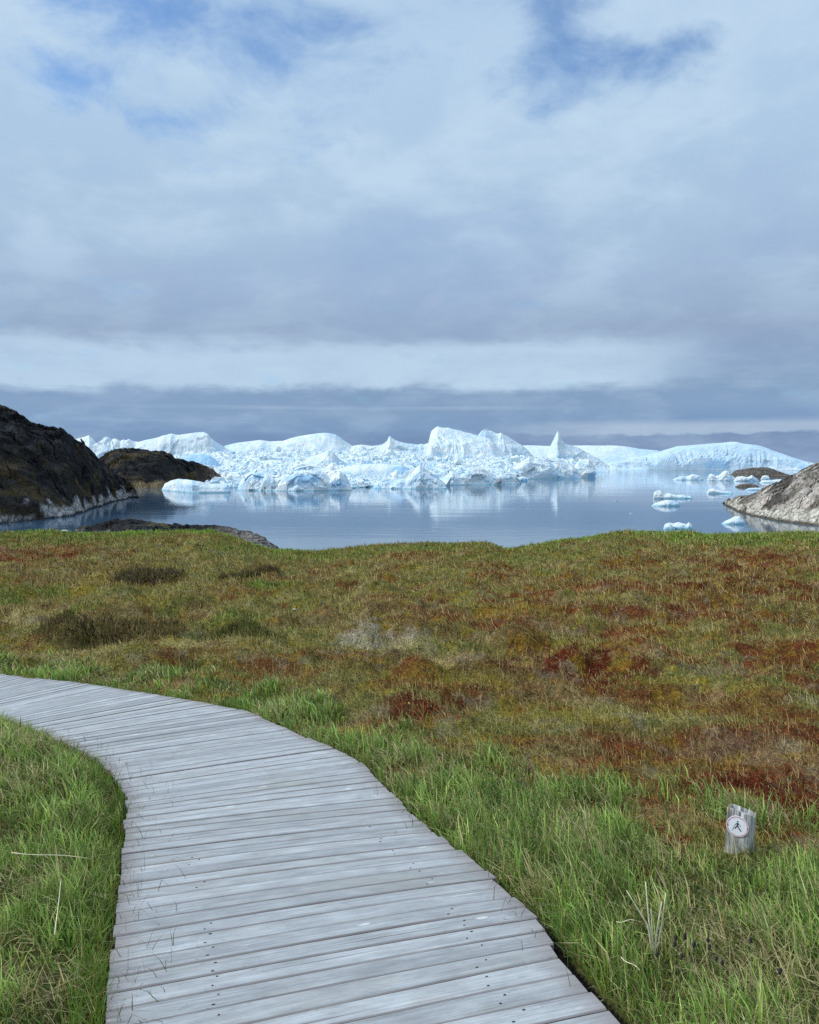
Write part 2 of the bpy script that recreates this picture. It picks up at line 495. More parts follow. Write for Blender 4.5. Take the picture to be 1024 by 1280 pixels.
# fringe hanging over the deck edges
k0 = rng.integers(0, len(EL), 5600)
side = rng.random(5600) < .68
ep = np.where(side[:, None], EL[k0], ER[k0])
other = np.where(side[:, None], ER[k0], EL[k0])
outd = (ep - other) / np.linalg.norm(ep - other, axis=1)[:, None]
ep = ep + outd * jit(5600, .0, .10)[:, None]
dd = np.hypot(ep[:, 0], ep[:, 1])
sel = (dd > 1.7) & (dd < 12) & (ep[:, 1] > .5)
ep, outd, dd = ep[sel], outd[sel], dd[sel]; n_ = len(ep)
ez, _, _ = ground_full(ep[:, 0], ep[:, 1])
az = np.arctan2(-outd[:, 0], -outd[:, 1]) + rng.normal(0, 1.5, n_)
fl = jit(n_, .05, .17)
cb = np.stack([jit(n_, .14, .34), jit(n_, .26, .46), jit(n_, .03, .09)], 1)
dr = rng.random(n_) < .18
cb = np.where(dr[:, None], STRAW * 1.1, cb)
# pale dead litter lying between the living blades
xl, yl_, dl = sample(42000, 1.7, 9, 1.0)
fl_ = fbm(np.stack([xl, yl_, 0 * xl], 1) * 2.9, 241, 4)
okl = (rng.random(len(xl)) < lushness(xl, yl_)) & (rng.random(len(xl)) < sstep(.46, .62, fl_) + .06)
xl, yl_, dl = xl[okl], yl_[okl], dl[okl]
zl, insl, ml = ground_full(xl, yl_)
okl = ~insl & (ml > .01); xl, yl_, dl, zl = xl[okl], yl_[okl], dl[okl], zl[okl]; nl = len(xl)
cl_ = lin(168, 152, 104)[None] * jit(nl, .6, 1.5)[:, None]
LIT = blades(np.stack([xl, yl_, zl + jit(nl, .0, .07)], 1), jit(nl, .05, .16), jit(nl, .0025, .005), rng.random(nl) * 6.283, np.abs(rng.normal(1.15, .35, nl)), rng.normal(.3, .4, nl), cl_, cl_)
B = blades(np.stack([ep[:, 0], ep[:, 1], ez - .005], 1), fl, jit(n_, .0025, .0045) * np.maximum(1, dd / 3.5), az, np.abs(rng.normal(.2, .22, n_)), np.abs(rng.normal(.5, .4, n_)), cb * .6, cb)
co, fc, cc = merge_blades([A, B, LIT])
print('grass blades', len(co) // 5)
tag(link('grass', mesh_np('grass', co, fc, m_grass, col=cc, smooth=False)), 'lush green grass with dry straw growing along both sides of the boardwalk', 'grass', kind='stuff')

# heath ground cover
x, y, d = sample(640000, 2.4, 41.0, 1.72)
z, ins, md = ground_full(x, y)
lg = lushness(x, y)
ok = ~ins & (rng.random(len(x)) > lg * .85) & ((d > 6) | (md > .1))
x, y, z, d = x[ok], y[ok], z[ok], d[ok]; n_ = len(x)
jr_ = np.where(rng.random(n_) < .18, .35, .06) * np.clip(d / 8, .7, 2)
pc = patch_colour(x + rng.normal(0, 1, n_) * jr_, y + rng.normal(0, 1, n_) * jr_)
gren = (pc[:, 1] > pc[:, 0] * 1.02)
cv = pc * 1.95 * (.25 + 1.75 * rng.random(n_) ** 1.3)[:, None]
pick = rng.random(n_)
cv = np.where((pick < .13)[:, None], STRAW * jit(n_, 1.0, 2.6)[:, None], cv)
cv = np.where(((pick > .15) & (pick < .17))[:, None], LICH * jit(n_, .9, 1.5)[:, None], cv)
cv = np.where(((pick > .18) & (pick < .27))[:, None], DTWIG * jit(n_, .3, 1.0)[:, None], cv)
cv = np.where(((pick > .29) & (pick < .34))[:, None], OGREEN * jit(n_, .8, 2.0)[:, None], cv)
sc = np.maximum(1, d / 5.0)
Lh = np.where(gren, jit(n_, .03, .11) * sc ** .4, jit(n_, .018, .075) * sc ** .5)
Wh = jit(n_, .0024, .0055) * sc * .9
lean = np.where(gren, np.abs(rng.normal(.5, .4, n_)), np.abs(rng.normal(1.1, .4, n_)))
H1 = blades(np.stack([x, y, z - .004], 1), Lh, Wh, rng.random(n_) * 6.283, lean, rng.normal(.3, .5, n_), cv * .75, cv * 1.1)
# thin pale stalks standing above the heath
x, y, d = sample(15000, 3.2, 39, 1.35)
z, ins, md = ground_full(x, y)
cl = fbm(np.stack([x, y, 0 * x], 1) * .9, 301, 3)
ok = ~ins & (rng.random(len(x)) < sstep(.42, .6, cl) + .12) & (md > .1)
x, y, z, d = x[ok], y[ok], z[ok], d[ok]; n_ = len(x)
cs = (STRAW * 1.9)[None] * jit(n_, .7, 1.2)[:, None]
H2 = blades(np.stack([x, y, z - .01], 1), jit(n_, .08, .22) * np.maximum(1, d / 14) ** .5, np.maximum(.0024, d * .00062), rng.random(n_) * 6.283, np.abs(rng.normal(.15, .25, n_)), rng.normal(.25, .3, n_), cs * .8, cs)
# olive grass along the far brow of the meadow
x, y, d = sample(110000, 17, 42.5, 0.4)
z, ins, md = ground_full(x, y)
pcg = patch_colour(x, y)
gsel = (pcg[:, 1] > pcg[:, 0] * .98) | (rng.random(len(x)) < .06 + .5 * sstep(30, 37, d))
x, y, z, d, pcg = x[gsel], y[gsel], z[gsel], d[gsel], pcg[gsel]; n_ = len(x)
cg = pcg * jit(n_, 1.2, 2.6)[:, None]
fresh = rng.random(n_) < .62 * sstep(27, 35, d)
cg = np.where(fresh[:, None], lin(104, 124, 52)[None] * jit(n_, 1.0, 2.2)[:, None], cg)
drys = rng.random(n_) < .14
cg = np.where(drys[:, None], STRAW * jit(n_, 1.2, 2.0)[:, None], cg)
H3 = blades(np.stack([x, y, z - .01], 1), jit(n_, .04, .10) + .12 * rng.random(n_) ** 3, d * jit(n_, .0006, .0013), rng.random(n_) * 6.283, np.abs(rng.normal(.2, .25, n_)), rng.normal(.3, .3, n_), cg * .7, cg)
# tussocks of straw and pale green grass standing out of the heath
xt, yt, dt = sample(2600, 3.0, 40, 1.25)
okt = (rng.random(len(xt)) > lushness(xt, yt)) & ~inside(DECKPOLY, xt, yt); xt, yt, dt = xt[okt], yt[okt], dt[okt]
m_ = 16; nt_ = len(xt)
rad = (.05 + .16 * rng.random(nt_) ** 1.5) * np.clip(dt / 9, .7, 2.2)
xx_ = (xt[:, None] + rng.normal(0, 1, (nt_, m_)) * rad[:, None]).ravel(); yy_ = (yt[:, None] + rng.normal(0, 1, (nt_, m_)) * rad[:, None]).ravel()
dd_ = np.repeat(dt, m_); kind_ = np.repeat(rng.random(nt_), m_)
zz_, in_, md_ = ground_full(xx_, yy_)
ct = np.where((kind_ < .62)[:, None], lin(160, 142, 94)[None], np.where((kind_ < .85)[:, None], lin(112, 118, 58)[None], lin(122, 96, 62)[None])) * (1.0 + 1.2 * rng.random(nt_ * m_))[:, None]
okt = ~in_ & (md_ > .05)
nn_ = len(xx_)
TU = blades(np.stack([xx_, yy_, zz_ - .01], 1)[okt], (.04 + .12 * rng.random(nn_))[okt] * np.clip(dd_[okt] / 10, .8, 1.6), np.maximum(.0026, dd_ * .00075)[okt], (rng.random(nn_) * 6.283)[okt], np.abs(rng.normal(.75, .5, nn_))[okt], rng.normal(.4, .4, nn_)[okt], ct[okt] * .8, ct[okt])
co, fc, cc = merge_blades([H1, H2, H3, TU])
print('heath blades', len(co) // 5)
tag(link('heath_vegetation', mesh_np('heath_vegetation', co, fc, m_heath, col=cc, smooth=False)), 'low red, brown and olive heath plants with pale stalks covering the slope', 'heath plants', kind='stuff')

# ------------------------------------------------------------------ dwarf shrubs on the meadow
def shrub(px, py, w_px, h_px, label, c, npl=1900, green=.25):
    b = hit(px, py)[0]
    z0, _, _ = ground_full(np.array([b[0]]), np.array([b[1]]))
    rx = w_px / 2048 * b[1]; h = h_px / 1024 * b[1]; ry = rx * .55
    a = rng.random(npl) * 6.283; r_ = rng.random(npl) ** .6
    ang = np.stack([np.cos(a) * 1.6 + px, np.sin(a) * 1.6, 0 * a], 1)
    rx_, ry_ = rx, ry; edge_ = .6 + .85 * fbm(ang, 405, 3)
    lx = r_ * np.cos(a) * rx * edge_; ly = r_ * np.sin(a) * ry * edge_
    lump = .25 + 1.5 * fbm(np.stack([lx / rx * 2 + px, ly / ry * 2, 0 * lx], 1), 401, 3)
    top = h * np.sqrt(np.maximum(1 - r_ ** 2, 0.03)) * lump
    zz, _, _ = ground_full(b[0] + lx, b[1] + ly)
    hz = top * jit(npl, .35, 1.0)
    P = np.stack([lx, ly, zz - z0[0] + hz * .8 - .02], 1)
    cc = c[None] * 1.9 * jit(npl, .3, 1.8)[:, None]
    gsel = rng.random(npl) < green
    cc = np.where(gsel[:, None], OGREEN * jit(npl, .8, 1.8)[:, None], cc)
    ssel = rng.random(npl) < .2
    cc = np.where(ssel[:, None], STRAW * jit(npl, .8, 1.2)[:, None], cc)
    s = b[1] / 10
    bl = blades(P, jit(npl, .05, .13) * s ** .6, jit(npl, .006, .012) * s, rng.random(npl) * 6.283, np.abs(rng.normal(.75, .45, npl)), rng.normal(.2, .5, npl), cc * .8, cc)
    # woody stems reaching from the ground into the leaves
    ns = 90; js = rng.integers(0, npl, ns)
    P2 = np.stack([lx[js] * .6, ly[js] * .6, (zz - z0[0])[js] - .03], 1)
    st = blades(P2, top[js] + .03, jit(ns, .008, .014) * s, a[js], jit(ns, .1, .5), 0 * jit(ns, 0, 1), DTWIG[None] * jit(ns, .5, .9)[:, None], DTWIG[None] * jit(ns, .5, .9)[:, None])
    co, fc, cl_ = merge_blades([bl, st])
    o = link('dwarf_shrub', mesh_np('dwarf_shrub', co, fc, m_heath, col=cl_, smooth=False))
    o.location = (b[0], b[1], z0[0])
    tag(o, label, 'shrub', 'low shrubs on the meadow')
shrub(312, 721, 78, 15, 'dark brown rounded dwarf shrub nearest the brow of the meadow, left of centre', lin(76, 60, 46))
shrub(184, 726, 92, 16, 'grey brown dwarf shrub beside the yellow moss, second from the left on the upper slope', lin(78, 62, 52))
shrub(130, 796, 175, 34, 'widest dark brown dwarf shrub above the bend of the boardwalk', lin(74, 60, 42), 3600, .22)
shrub(292, 794, 120, 22, 'olive green low shrub between the widest dark shrub and the pale lichen patch', lin(74, 72, 42), 2600, .55)
shrub(200, 838, 100, 14, 'olive shrub strip just behind the far edge of the boardwalk', lin(76, 78, 42), 2600, .6)

# ------------------------------------------------------------------ boardwalk
m_wood, nt, out = mat('weathered_plank'); n = N(nt)
uvn = n.node('ShaderNodeUVMap'); uvn.uv_map = 'UVMap'; uv = uvn.outputs[0]
wv = n.vadd(uv, n.vmul(n.noise(n.vmul(uv, (2.5, 9, 1)), 1.0, 3, .5, 0, 1), (0, .02, 0)))
streak = n.noise(n.vmul(wv, (1.3, 95, 1)), 1.0, 5, .6)
streak2 = n.noise(n.vmul(wv, (7.0, 210, 1)), 1.0, 4, .7)
blot = n.noise(n.vmul(uv, (5.5, 16, 1)), 1.0, 6, .68)
grain = n.math('ADD', n.math('MULTIPLY', streak, .55), n.math('MULTIPLY', streak2, .45))
wc = n.ramp(grain, [(.28, lin(116, 113, 111)), (.42, lin(156, 155, 153)), (.56, lin(173, 172, 170)), (.70, lin(200, 198, 193))])
pr = n.attr('Plank', 'Fac')
kk = n.math('MULTIPLY', n.mapr(pr, 0, 1, .80, 1.12, 'LINEAR'), n.mapr(blot, .30, .70, .74, 1.2, 'LINEAR'))
wc = n.mix(1.0, wc, n.xyz(kk, kk, kk), 'MULTIPLY')
wc = n.mix(n.mapr(n.noise(n.vmul(uv, (2.2, 18, 1)), 1.0, 3, .5), .58, .75, 0, .35), wc, lin(170, 158, 150))
knot = n.vor(n.vmul(uv, (3.3, 9.5, 1)), 1.0)
kring = n.math('MULTIPLY', n.mapr(knot, .05, .10, 1, 0), n.mapr(n.noise(n.vmul(uv, (3.3, 9.5, 1)), 1.0, 1), .42, .48, 0, 1))
wc = n.mix(n.math('MULTIPLY', kring, .6), wc, lin(225, 222, 210))
kd = n.math('MULTIPLY', n.mapr(knot, .0, .03, 1, 0), n.mapr(n.noise(n.vmul(uv, (3.3, 9.5, 1)), 1.0, 1), .5, .56, 0, 1))
wc = n.mix(n.math('MULTIPLY', kd, .6), wc, lin(120, 110, 100))
crack = n.noise(n.vmul(uv, (1.1, 140, 1)), 1.0, 2, .4)
wc = n.mix(n.mapr(crack, .66, .72, 0, .6), wc, lin(84, 78, 76))
wc = n.mix(n.mapr(n.noise(n.vmul(uv, (1.4, 6, 1)), 1.0, 5, .65), .52, .70, 0, .4), wc, lin(150, 146, 132))
wc = n.mix(n.mapr(n.noise(n.vmul(uv, (14, 40, 1)), 1.0, 4, .7), .60, .72, 0, .4), wc, lin(108, 104, 102))
speck = n.vor(n.vmul(uv, (26, 60, 1)), 1.0)
wc = n.mix(n.math('MULTIPLY', n.mapr(speck, .05, .12, 1, 0), n.mapr(n.noise(n.vmul(uv, (9, 22, 1)), 1.0, 2), .50, .58, 0, .7)), wc, lin(84, 84, 84))
edge = n.attr('Edge', 'Fac')
wc = n.mix(n.math('MULTIPLY', edge, .6), wc, lin(120, 98, 88))
bs = n.principled(wc, .75, n.bump(n.math('ADD', grain, n.math('MULTIPLY', knot, .0)), .45, .004), .2)
nt.links.new(bs.outputs[0], out.inputs[0])
m_nail, nt, out = mat('rusty_nail'); n = N(nt)
bs = n.principled(n.mix(n.noise(n.coord(), 90, 2), lin(44, 42, 46), lin(78, 66, 62)), .6, None, .4, Metallic=.4)
nt.links.new(bs.outputs[0], out.inputs[0])
m_beam, nt, out = mat('dark_joist'); n = N(nt)
bs = n.principled(n.mix(n.noise(n.vmul(n.coord(), (3, 3, 30)), 1.0, 4), lin(60, 54, 48), lin(92, 84, 76)), .9)
nt.links.new(bs.outputs[0], out.inputs[0])

PITCHB = 0.089
nb = int(arc[-1] / PITCHB)
V = []; F = []; UVs = []; PL = []; ED = []; MI = []; NAILS = []
vo = 0
NS = 14
prevjit = 0
for b in range(nb):
    s0 = b * PITCHB
    gap = max(.0012, random.gauss(.0030, .0011))
    s1 = s0 + PITCHB - gap
    def edge_at(s):
        t = np.interp(s, arc, np.arange(len(arc)))
        i = int(t); f = t - i; j = min(i + 1, len(EL) - 1)
        return EL[i] * (1 - f) + EL[j] * f, ER[i] * (1 - f) + ER[j] * f
    l0, r0 = edge_at(s0); l1, r1 = edge_at(s1)
    wl = l1 - l0; wr = r1 - r0
    jl = random.gauss(-.008, .0045)
    if b % 2 == 0: prevjit = random.gauss(0, .006)
    jr = prevjit + random.gauss(0, .004)
    ax = (r0 - l0 + r1 - l1); ax = ax / np.linalg.norm(ax)
    l0 = l0 - ax * jl; l1 = l1 - ax * jl; r0 = r0 + ax * (jr - .012 - .068 * float(sstep(4.0, 3.0, s0))); r1 = r1 + ax * (jr - .012 - .068 * float(sstep(4.0, 3.0, s0)))
    # square board ends: shift the corners to a common station
    ml = (l0 + l1) / 2; mr = (r0 + r1) / 2
    for pt in (0,):
        sq = .15
        l0 = l0 + ax * np.dot(ml - l0, ax) * sq; l1 = l1 + ax * np.dot(ml - l1, ax) * sq
        r0 = r0 + ax * np.dot(mr - r0, ax) * sq; r1 = r1 + ax * np.dot(mr - r1, ax) * sq
    dz = random.gauss(0, .0016); tilt = random.gauss(0, .0018); twist = random.gauss(0, .0016)
    ph = random.random() * 9; bow = random.gauss(0, .0012)
    uo, vo_ = random.random() * 90, random.random() * 90
    prnd = random.random()
    Lm = np.linalg.norm(mr - ml); wdt = np.linalg.norm((l1 + r1 - l0 - r0) / 2)
    # cross-section (across 0..1, z)
    be = .0045
    cs = [(be / wdt, -.0008), (0, -be), (0, -.026), (1, -.026), (1, -be), (1 - be / wdt, -.0008), (1 - .0075 / wdt, .0), (.0075 / wdt, .0)]
    eg = [.5, 1, 1, 1, 1, .5, 0, 0]
    ncs = len(cs)
    for i in range(NS + 1):
        t = i / NS
        tw = min(max(t, .004), .996)
        a = l0 * (1 - t) + r0 * t; c = l1 * (1 - t) + r1 * t
        wob = bow * math.sin(math.pi * t) + .0007 * math.sin(ph + t * 11)
        nrm = (c - a) / (np.linalg.norm(c - a) + 1e-9)
        a = a + nrm * wob; c = c + nrm * wob
        for kx, (q, zz) in enumerate(cs):
            p = a * (1 - q) + c * q
            z = float(zb(math.hypot(p[0], p[1]))) + zz + dz + tilt * (q - .5) + twist * (t - .5) * (q - .5) * 2
            V.append((p[0], p[1], z)); UVs.append((uo + t * Lm, vo_ + q * wdt)); PL.append(prnd)
            ED.append(min(1, eg[kx] + (.8 if i in (0, NS) else .0)))
    for i in range(NS):
        for kx in range(ncs):
            a_ = vo + i * ncs + kx; b_ = vo + i * ncs + (kx + 1) % ncs
            F.append((a_, b_, b_ + ncs, a_ + ncs)); MI.append(0)
    for st_ in (0, NS):
        o_ = vo + st_ * ncs
        qd = [(o_ + 0, o_ + 7, o_ + 6, o_ + 5), (o_ + 0, o_ + 5, o_ + 4, o_ + 1), (o_ + 1, o_ + 4, o_ + 3, o_ + 2)]
        for f_ in qd: F.append(f_ if st_ == 0 else f_[::-1]); MI.append(0)
    vo += (NS + 1) * ncs
    for fr in (.205, .80):
        if s0 > 3.2 + random.random() * 1.6: continue
        for q in (.27, .72):
            if random.random() < .08: continue
            t = fr + random.gauss(0, .006) + (.02 if q > .5 else 0); q = q + random.gauss(0, .05)
            p = (l0 * (1 - t) + r0 * t) * (1 - q) + (l1 * (1 - t) + r1 * t) * q
            NAILS.append((p[0], p[1], float(zb(math.hypot(p[0], p[1]))) + dz + .0016 + tilt * (q - .5), ax))
for (x_, y_, z_, ax) in NAILS:
    o_ = vo; sx = random.uniform(.003, .0058); sy = random.uniform(.0018, .0028); px_ = np.array([-ax[1], ax[0]])
    for kx in range(8):
        a_ = kx * math.pi / 4
        q = np.array([x_, y_]) + ax * math.cos(a_) * sx + px_ * math.sin(a_) * sy
        for zz in (0, -.006):
            V.append((q[0], q[1], z_ + zz)); UVs.append((0, 0)); PL.append(0); ED.append(0)
    F.append((o_, o_ + 2, o_ + 4, o_ + 6)); F.append((o_, o_ + 6, o_ + 8, o_ + 14)); F.append((o_ + 14, o_ + 8, o_ + 10, o_ + 12)); MI += [1, 1, 1]
    for kx in range(8):
        a_ = o_ + 2 * kx; b_ = o_ + 2 * ((kx + 1) % 8); F.append((a_, a_ + 1, b_ + 1, b_)); MI.append(1)
    vo += 16
bw = bpy.data.objects.new('boardwalk', None); COL.objects.link(bw)
o0 = MID[0]; bw.location = (0, 0, 0)
me = mesh_np('deck', V, [np.array(F)], [m_wood, m_nail], uv=UVs, smooth=False, mat_idx=MI, attr={'Plank': PL, 'Edge': ED})
link('deck', me, bw)
for fr in (.2, .5, .8):
    pts = (EL * (1 - fr) + ER * fr)[::30]
    V = []; F = []
    for i, p in enumerate(pts):
        t = pts[min(i + 1, len(pts) - 1)] - pts[max(i - 1, 0)]; t = t / np.linalg.norm(t); s = np.array([-t[1], t[0]]) * .024
        z = float(zb(math.hypot(p[0], p[1])))
        for (sg, zz) in ((-1, -.0275), (1, -.0275), (1, -.11), (-1, -.11)):
            V.append((p[0] + s[0] * sg, p[1] + s[1] * sg, z + zz))
    for i in range(len(pts) - 1):
        for kx in range(4): F.append((i * 4 + kx, i * 4 + (kx + 1) % 4, i * 4 + 4 + (kx + 1) % 4, i * 4 + 4 + kx))
    F.append((0, 3, 2, 1)); e = (len(pts) - 1) * 4; F.append((e, e + 1, e + 2, e + 3))
    link('joist', mesh_np('joist', V, [np.array(F)], m_beam, smooth=False), bw)
tag(bw, 'curving boardwalk of weathered silver grey planks winding through the grass', 'boardwalk')

# small grass tufts in the gaps of the deck, part of the growing grass
ng = 420
kk_ = (rng.random(ng) ** .8 * 1600 + 650).astype(int)
fr = np.where(rng.random(ng) < .72, np.abs(rng.normal(.0, .08, ng)) + .02, 1 - np.abs(rng.normal(0, .05, ng)) - .02)
pts = EL[kk_] * (1 - fr[:, None]) + ER[kk_] * fr[:, None]
ccl = rng.integers(0, 60, ng)
zz = zb(np.hypot(pts[:, 0], pts[:, 1]))
cg = np.where((rng.random(ng) < .5)[:, None], lin(96, 84, 52), lin(92, 112, 52)) * jit(ng, .6, 1.1)[:, None]
G = blades(np.stack([pts[:, 0], pts[:, 1], zz - .02], 1), jit(ng, .03, .13), jit(ng, .0018, .0030), rng.random(ng) * 6.28, np.abs(rng.normal(.5, .5, ng)), np.abs(rng.normal(.5, .6, ng)), cg * .8, cg)
tag(link('gap_grass', mesh_np('gap_grass', G[0], [G[1], G[2]], m_grass, col=G[3], smooth=False)), 'thin wisps of grass sprouting through gaps at the edges of the planks', 'grass', kind='stuff')

# ------------------------------------------------------------------ tubes and stalks
def tube_bm(bm, pts, r0, r1, seg=6):
    rings = []
    for i, p in enumerate(pts):
        t = Vector(pts[min(i + 1, len(pts) - 1)]) - Vector(pts[max(i - 1, 0)]); t.normalize()
        a = t.cross(Vector((0.3, 1, .2))).normalized(); b = t.cross(a)
        r = r0 + (r1 - r0) * i / (len(pts) - 1)
        rings.append([bm.verts.new(Vector(p) + a * math.cos(k * 6.2832 / seg) * r + b * math.sin(k * 6.2832 / seg) * r) for k in range(seg)])
    for u_, v_ in zip(rings[:-1], rings[1:]):
        for k in range(seg): bm.faces.new((u_[k], u_[(k + 1) % seg], v_[(k + 1) % seg], v_[k]))
    bm.faces.new(rings[0][::-1]); bm.faces.new(rings[-1])

def bm_obj(name, bm, m, parent=None, smooth=False):
    bmesh.ops.recalc_face_normals(bm, faces=bm.faces[:])
    me = bpy.data.meshes.new(name); bm.to_mesh(me); bm.free()
    for p in me.polygons: p.use_smooth = smooth
    for mm in m if isinstance(m, list) else [m]: me.materials.append(mm)
    return link(name, me, parent)

def simple_mat(name, c0, c1, scale=20, rough=.8, bumpd=.003, spec=.2, stretch=(1, 1, 1)):
    m, nt, out = mat(name); n = N(nt)
    t = n.noise(n.vmul(n.coord(), stretch), scale, 5, .6)
    bs = n.principled(n.mix(n.mapr(t, .3, .7), c0, c1), rough, n.bump(t, .5, bumpd), spec)
    nt.links.new(bs.outputs[0], out.inputs[0]); return m
m_straw = simple_mat('dry_straw', lin(206, 192, 148), lin(238, 228, 192), 60, .7, .0005)
m_darkhead = simple_mat('dark_seed_head', lin(36, 33, 34), lin(70, 66, 66), 300, .9, .001)
m_stem = simple_mat('green_stem', lin(70, 92, 44), lin(104, 120, 66), 60, .7, .0005)
m_stone = simple_mat('pale_stone', lin(160, 158, 152), lin(214, 212, 206), 9, .9, .01)

def gpoint(px, py):
    b = hit(px, py, -.06)[0]
    z, _, _ = ground_full(np.array([b[0]]), np.array([b[1]]))
    return Vector((b[0], b[1], float(z[0])))

# pale dry stalks standing in the grass
t0 = gpoint(818, 1205)
tuft = bpy.data.objects.new('dry_stalk_tuft', None); COL.objects.link(tuft); tuft.location = t0
s_ = t0.y / 1024
for (dx, dy, dxm) in ((-36, -62, -10), (-10, -70, -8), (-4, -40, -3), (8, -52, 3), (13, -62, 9)):
    bm = bmesh.new(); top = Vector((dx * s_, random.uniform(-.02, .03), -dy * s_ * 1.12 + .04)); mid = Vector((dxm * s_, 0, top.z * .5))
    pts = [Vector((random.uniform(-.008, .008), 0, -.01)).lerp(mid, k / 4) if k <= 4 else mid.lerp(top, (k - 4) / 4) for k in range(9)]
    tube_bm(bm, pts, .0034, .0018); bm_obj('stalk', bm, m_straw, tuft, True)
tag(tuft, 'tuft of five stiff cream dry stalks standing in the green grass', 'dry grass')

def straw(px0, py0, px1, py1, label, hgt=.06, r=.0018):
    a = gpoint(px0, py0); b = gpoint(px1, py1)
    c = (a + b) / 2
    bm = bmesh.new()
    pts = [a.lerp(b, k / 6) - c + Vector((0, 0, hgt + .004 * math.sin(k * 1.1 + px0))) for k in range(7)]
    tube_bm(bm, pts, r, r * .6); o = bm_obj('straw_stem', bm, m_straw, None, True); o.location = c
    tag(o, label, 'straw', 'fallen dry straws')
straw(16, 1126, 116, 1119, 'long pale dry straw lying level across the grass left of the boardwalk', .13, .0020)
straw(70, 1235, 78, 1160, 'pale upright looking straw leaning in the bottom left grass', .12, .0016)
straw(776, 1228, 800, 1246, 'short cream straw by the lower right edge of the boardwalk', .07)
straw(770, 1196, 796, 1194, 'short level straw beside the tuft of cream stalks', .10)

stalks = [(818, 1205, 0), (838, 1201, 1), (845, 1192, 2), (857, 1206, 0), (860, 1196, 1), (880, 1202, 2), (886, 1189, 0), (889, 1216, 1), (904, 1220, 2), (926, 1253, 0), (938, 1196, 1), (844, 1221, 2), (964, 1246, 1)]
proto = None
for i, (px, py, kd) in enumerate(stalks):
    h = .125
    g0 = gpoint(px + 2, py + 40)
    if proto is None:
        proto = bpy.data.objects.new('seed_head_plant', None); COL.objects.link(proto)
        bm = bmesh.new(); tube_bm(bm, [Vector((.006 * math.sin(k * .4), 0, h * k / 6 - .01)) for k in range(7)], .0018, .0014)
        bm_obj('stem', bm, m_stem, proto, True)
        bm = bmesh.new(); bmesh.ops.create_icosphere(bm, subdivisions=3, radius=1)
        for v in bm.verts:
            k = 1 + .22 * math.sin(v.co.z * 14 + v.co.x * 9) * math.cos(v.co.y * 11)
            v.co = Vector((v.co.x * .0048 * k, v.co.y * .0048 * k, v.co.z * .0105)) + Vector((.004, 0, h + .004))
        bm_obj('seed_head', bm, m_darkhead, proto, True)
        o = proto
    else:
        o = proto.copy(); COL.objects.link(o)
        for ch in proto.children:
            c = ch.copy(); COL.objects.link(c); c.parent = o
    o.location = g0; o.rotation_euler = (random.uniform(-.12, .12), random.uniform(-.15, .15), random.random() * 6)
    sc = random.uniform(.85, 1.15); o.scale = (sc, sc, sc)
    tag(o, 'small dark oval seed head on a green stem in the lower right grass', 'seed head', 'dark seed heads in the grass')

def pebble(name, loc, size, label, cat, group, seed, m):
    bm = bmesh.new(); bmesh.ops.create_icosphere(bm, subdivisions=3, radius=1)
    P = np.array([v.co[:] for v in bm.verts])
    k = .7 + .6 * fbm(P * 1.3 + seed * 7.1, seed, 3)
    w1, w2, wi = worley(P * 1.2 + seed, seed)
    for v, kk in zip(bm.verts, k * (1 - .2 * w1)): v.co = Vector((v.co.x * size[0], v.co.y * size[1], v.co.z * size[2])) * kk
    o = bm_obj(name, bm, m); o.location = loc; tag(o, label, cat, group); return o
for i, (px, py, w, lab) in enumerate([(81, 671, 11, 'largest white stone at the left end of the row on the grassy brow'), (153, 673, 6, 'white stone left of the close pair on the grassy brow'),
                                      (166, 676, 5, 'lowest small white stone of the row on the grassy brow'), (184, 673, 5, 'small white stone at the right end of the row on the grassy brow'),
                                      (368, 755, 5, 'lone white pebble on the open meadow above the widest bend')]):
    Y = min(hit(px, py)[0][1], 37.5)
    x_ = float(at_depth(px, py, Y)[0]); z_, _, _ = ground_full(np.array([x_]), np.array([Y]))
    s = w / 2048 * Y
    pebble('stone', (x_, Y, float(z_[0]) + s * .55), (s, s * .8, s * .6), lab, 'stone', 'white stones on the meadow', i + 3, m_stone)

# ------------------------------------------------------------------ trail marker post
m_post, nt, out = mat('weathered_post'); n = N(nt)
oc = n.coord()
sv = n.noise(n.vmul(oc, (60, 60, 3)), 1.0, 5, .65); sp = n.noise(oc, 14, 4, .6)
pcx = n.ramp(sv, [(.36, lin(104, 99, 94)), (.5, lin(176, 172, 166)), (.62, lin(226, 222, 214))])
pcx = n.mix(n.mapr(n.noise(n.vmul(oc, (70, 70, 1.6)), 1.0, 2), .64, .70, 0, .8), pcx, lin(60, 56, 54))
sepz = n.node('ShaderNodeSeparateXYZ'); nt.links.new(oc, sepz.inputs[0])
pcx = n.mix(n.math('MULTIPLY', n.mapr(sepz.outputs[2], .16, .05), n.mapr(sp, .4, .65, .2, .8)), pcx, lin(96, 108, 84))
pcx = n.mix(n.math('MULTIPLY', n.mapr(sepz.outputs[0], -.048, -.056), n.mapr(sepz.outputs[2], .19, .21)), pcx, lin(206, 176, 120))
bs = n.principled(pcx, .85, n.bump(sv, .6, .004), .2); nt.links.new(bs.outputs[0], out.inputs[0])
def flat_mat(name, c, rough=.5, var=.12):
    m, nt, out = mat(name); n = N(nt)
    t = n.noise(n.coord(), 60, 4, .6)
    bs = n.principled(n.mix(n.mapr(t, .35, .75), c, np.array(c) * (1 - var)), rough, None, .4); nt.links.new(bs.outputs[0], out.inputs[0]); return m
m_white = flat_mat('white_enamel', lin(246, 244, 246), .4, .05); m_pink = flat_mat('faded_red_print', lin(222, 160, 176), .5); m_black = flat_mat('black_print', lin(78, 70, 84), .5); m_redscrew = flat_mat('red_rivet', lin(190, 70, 80), .5)
pg = gpoint(924, 1071)
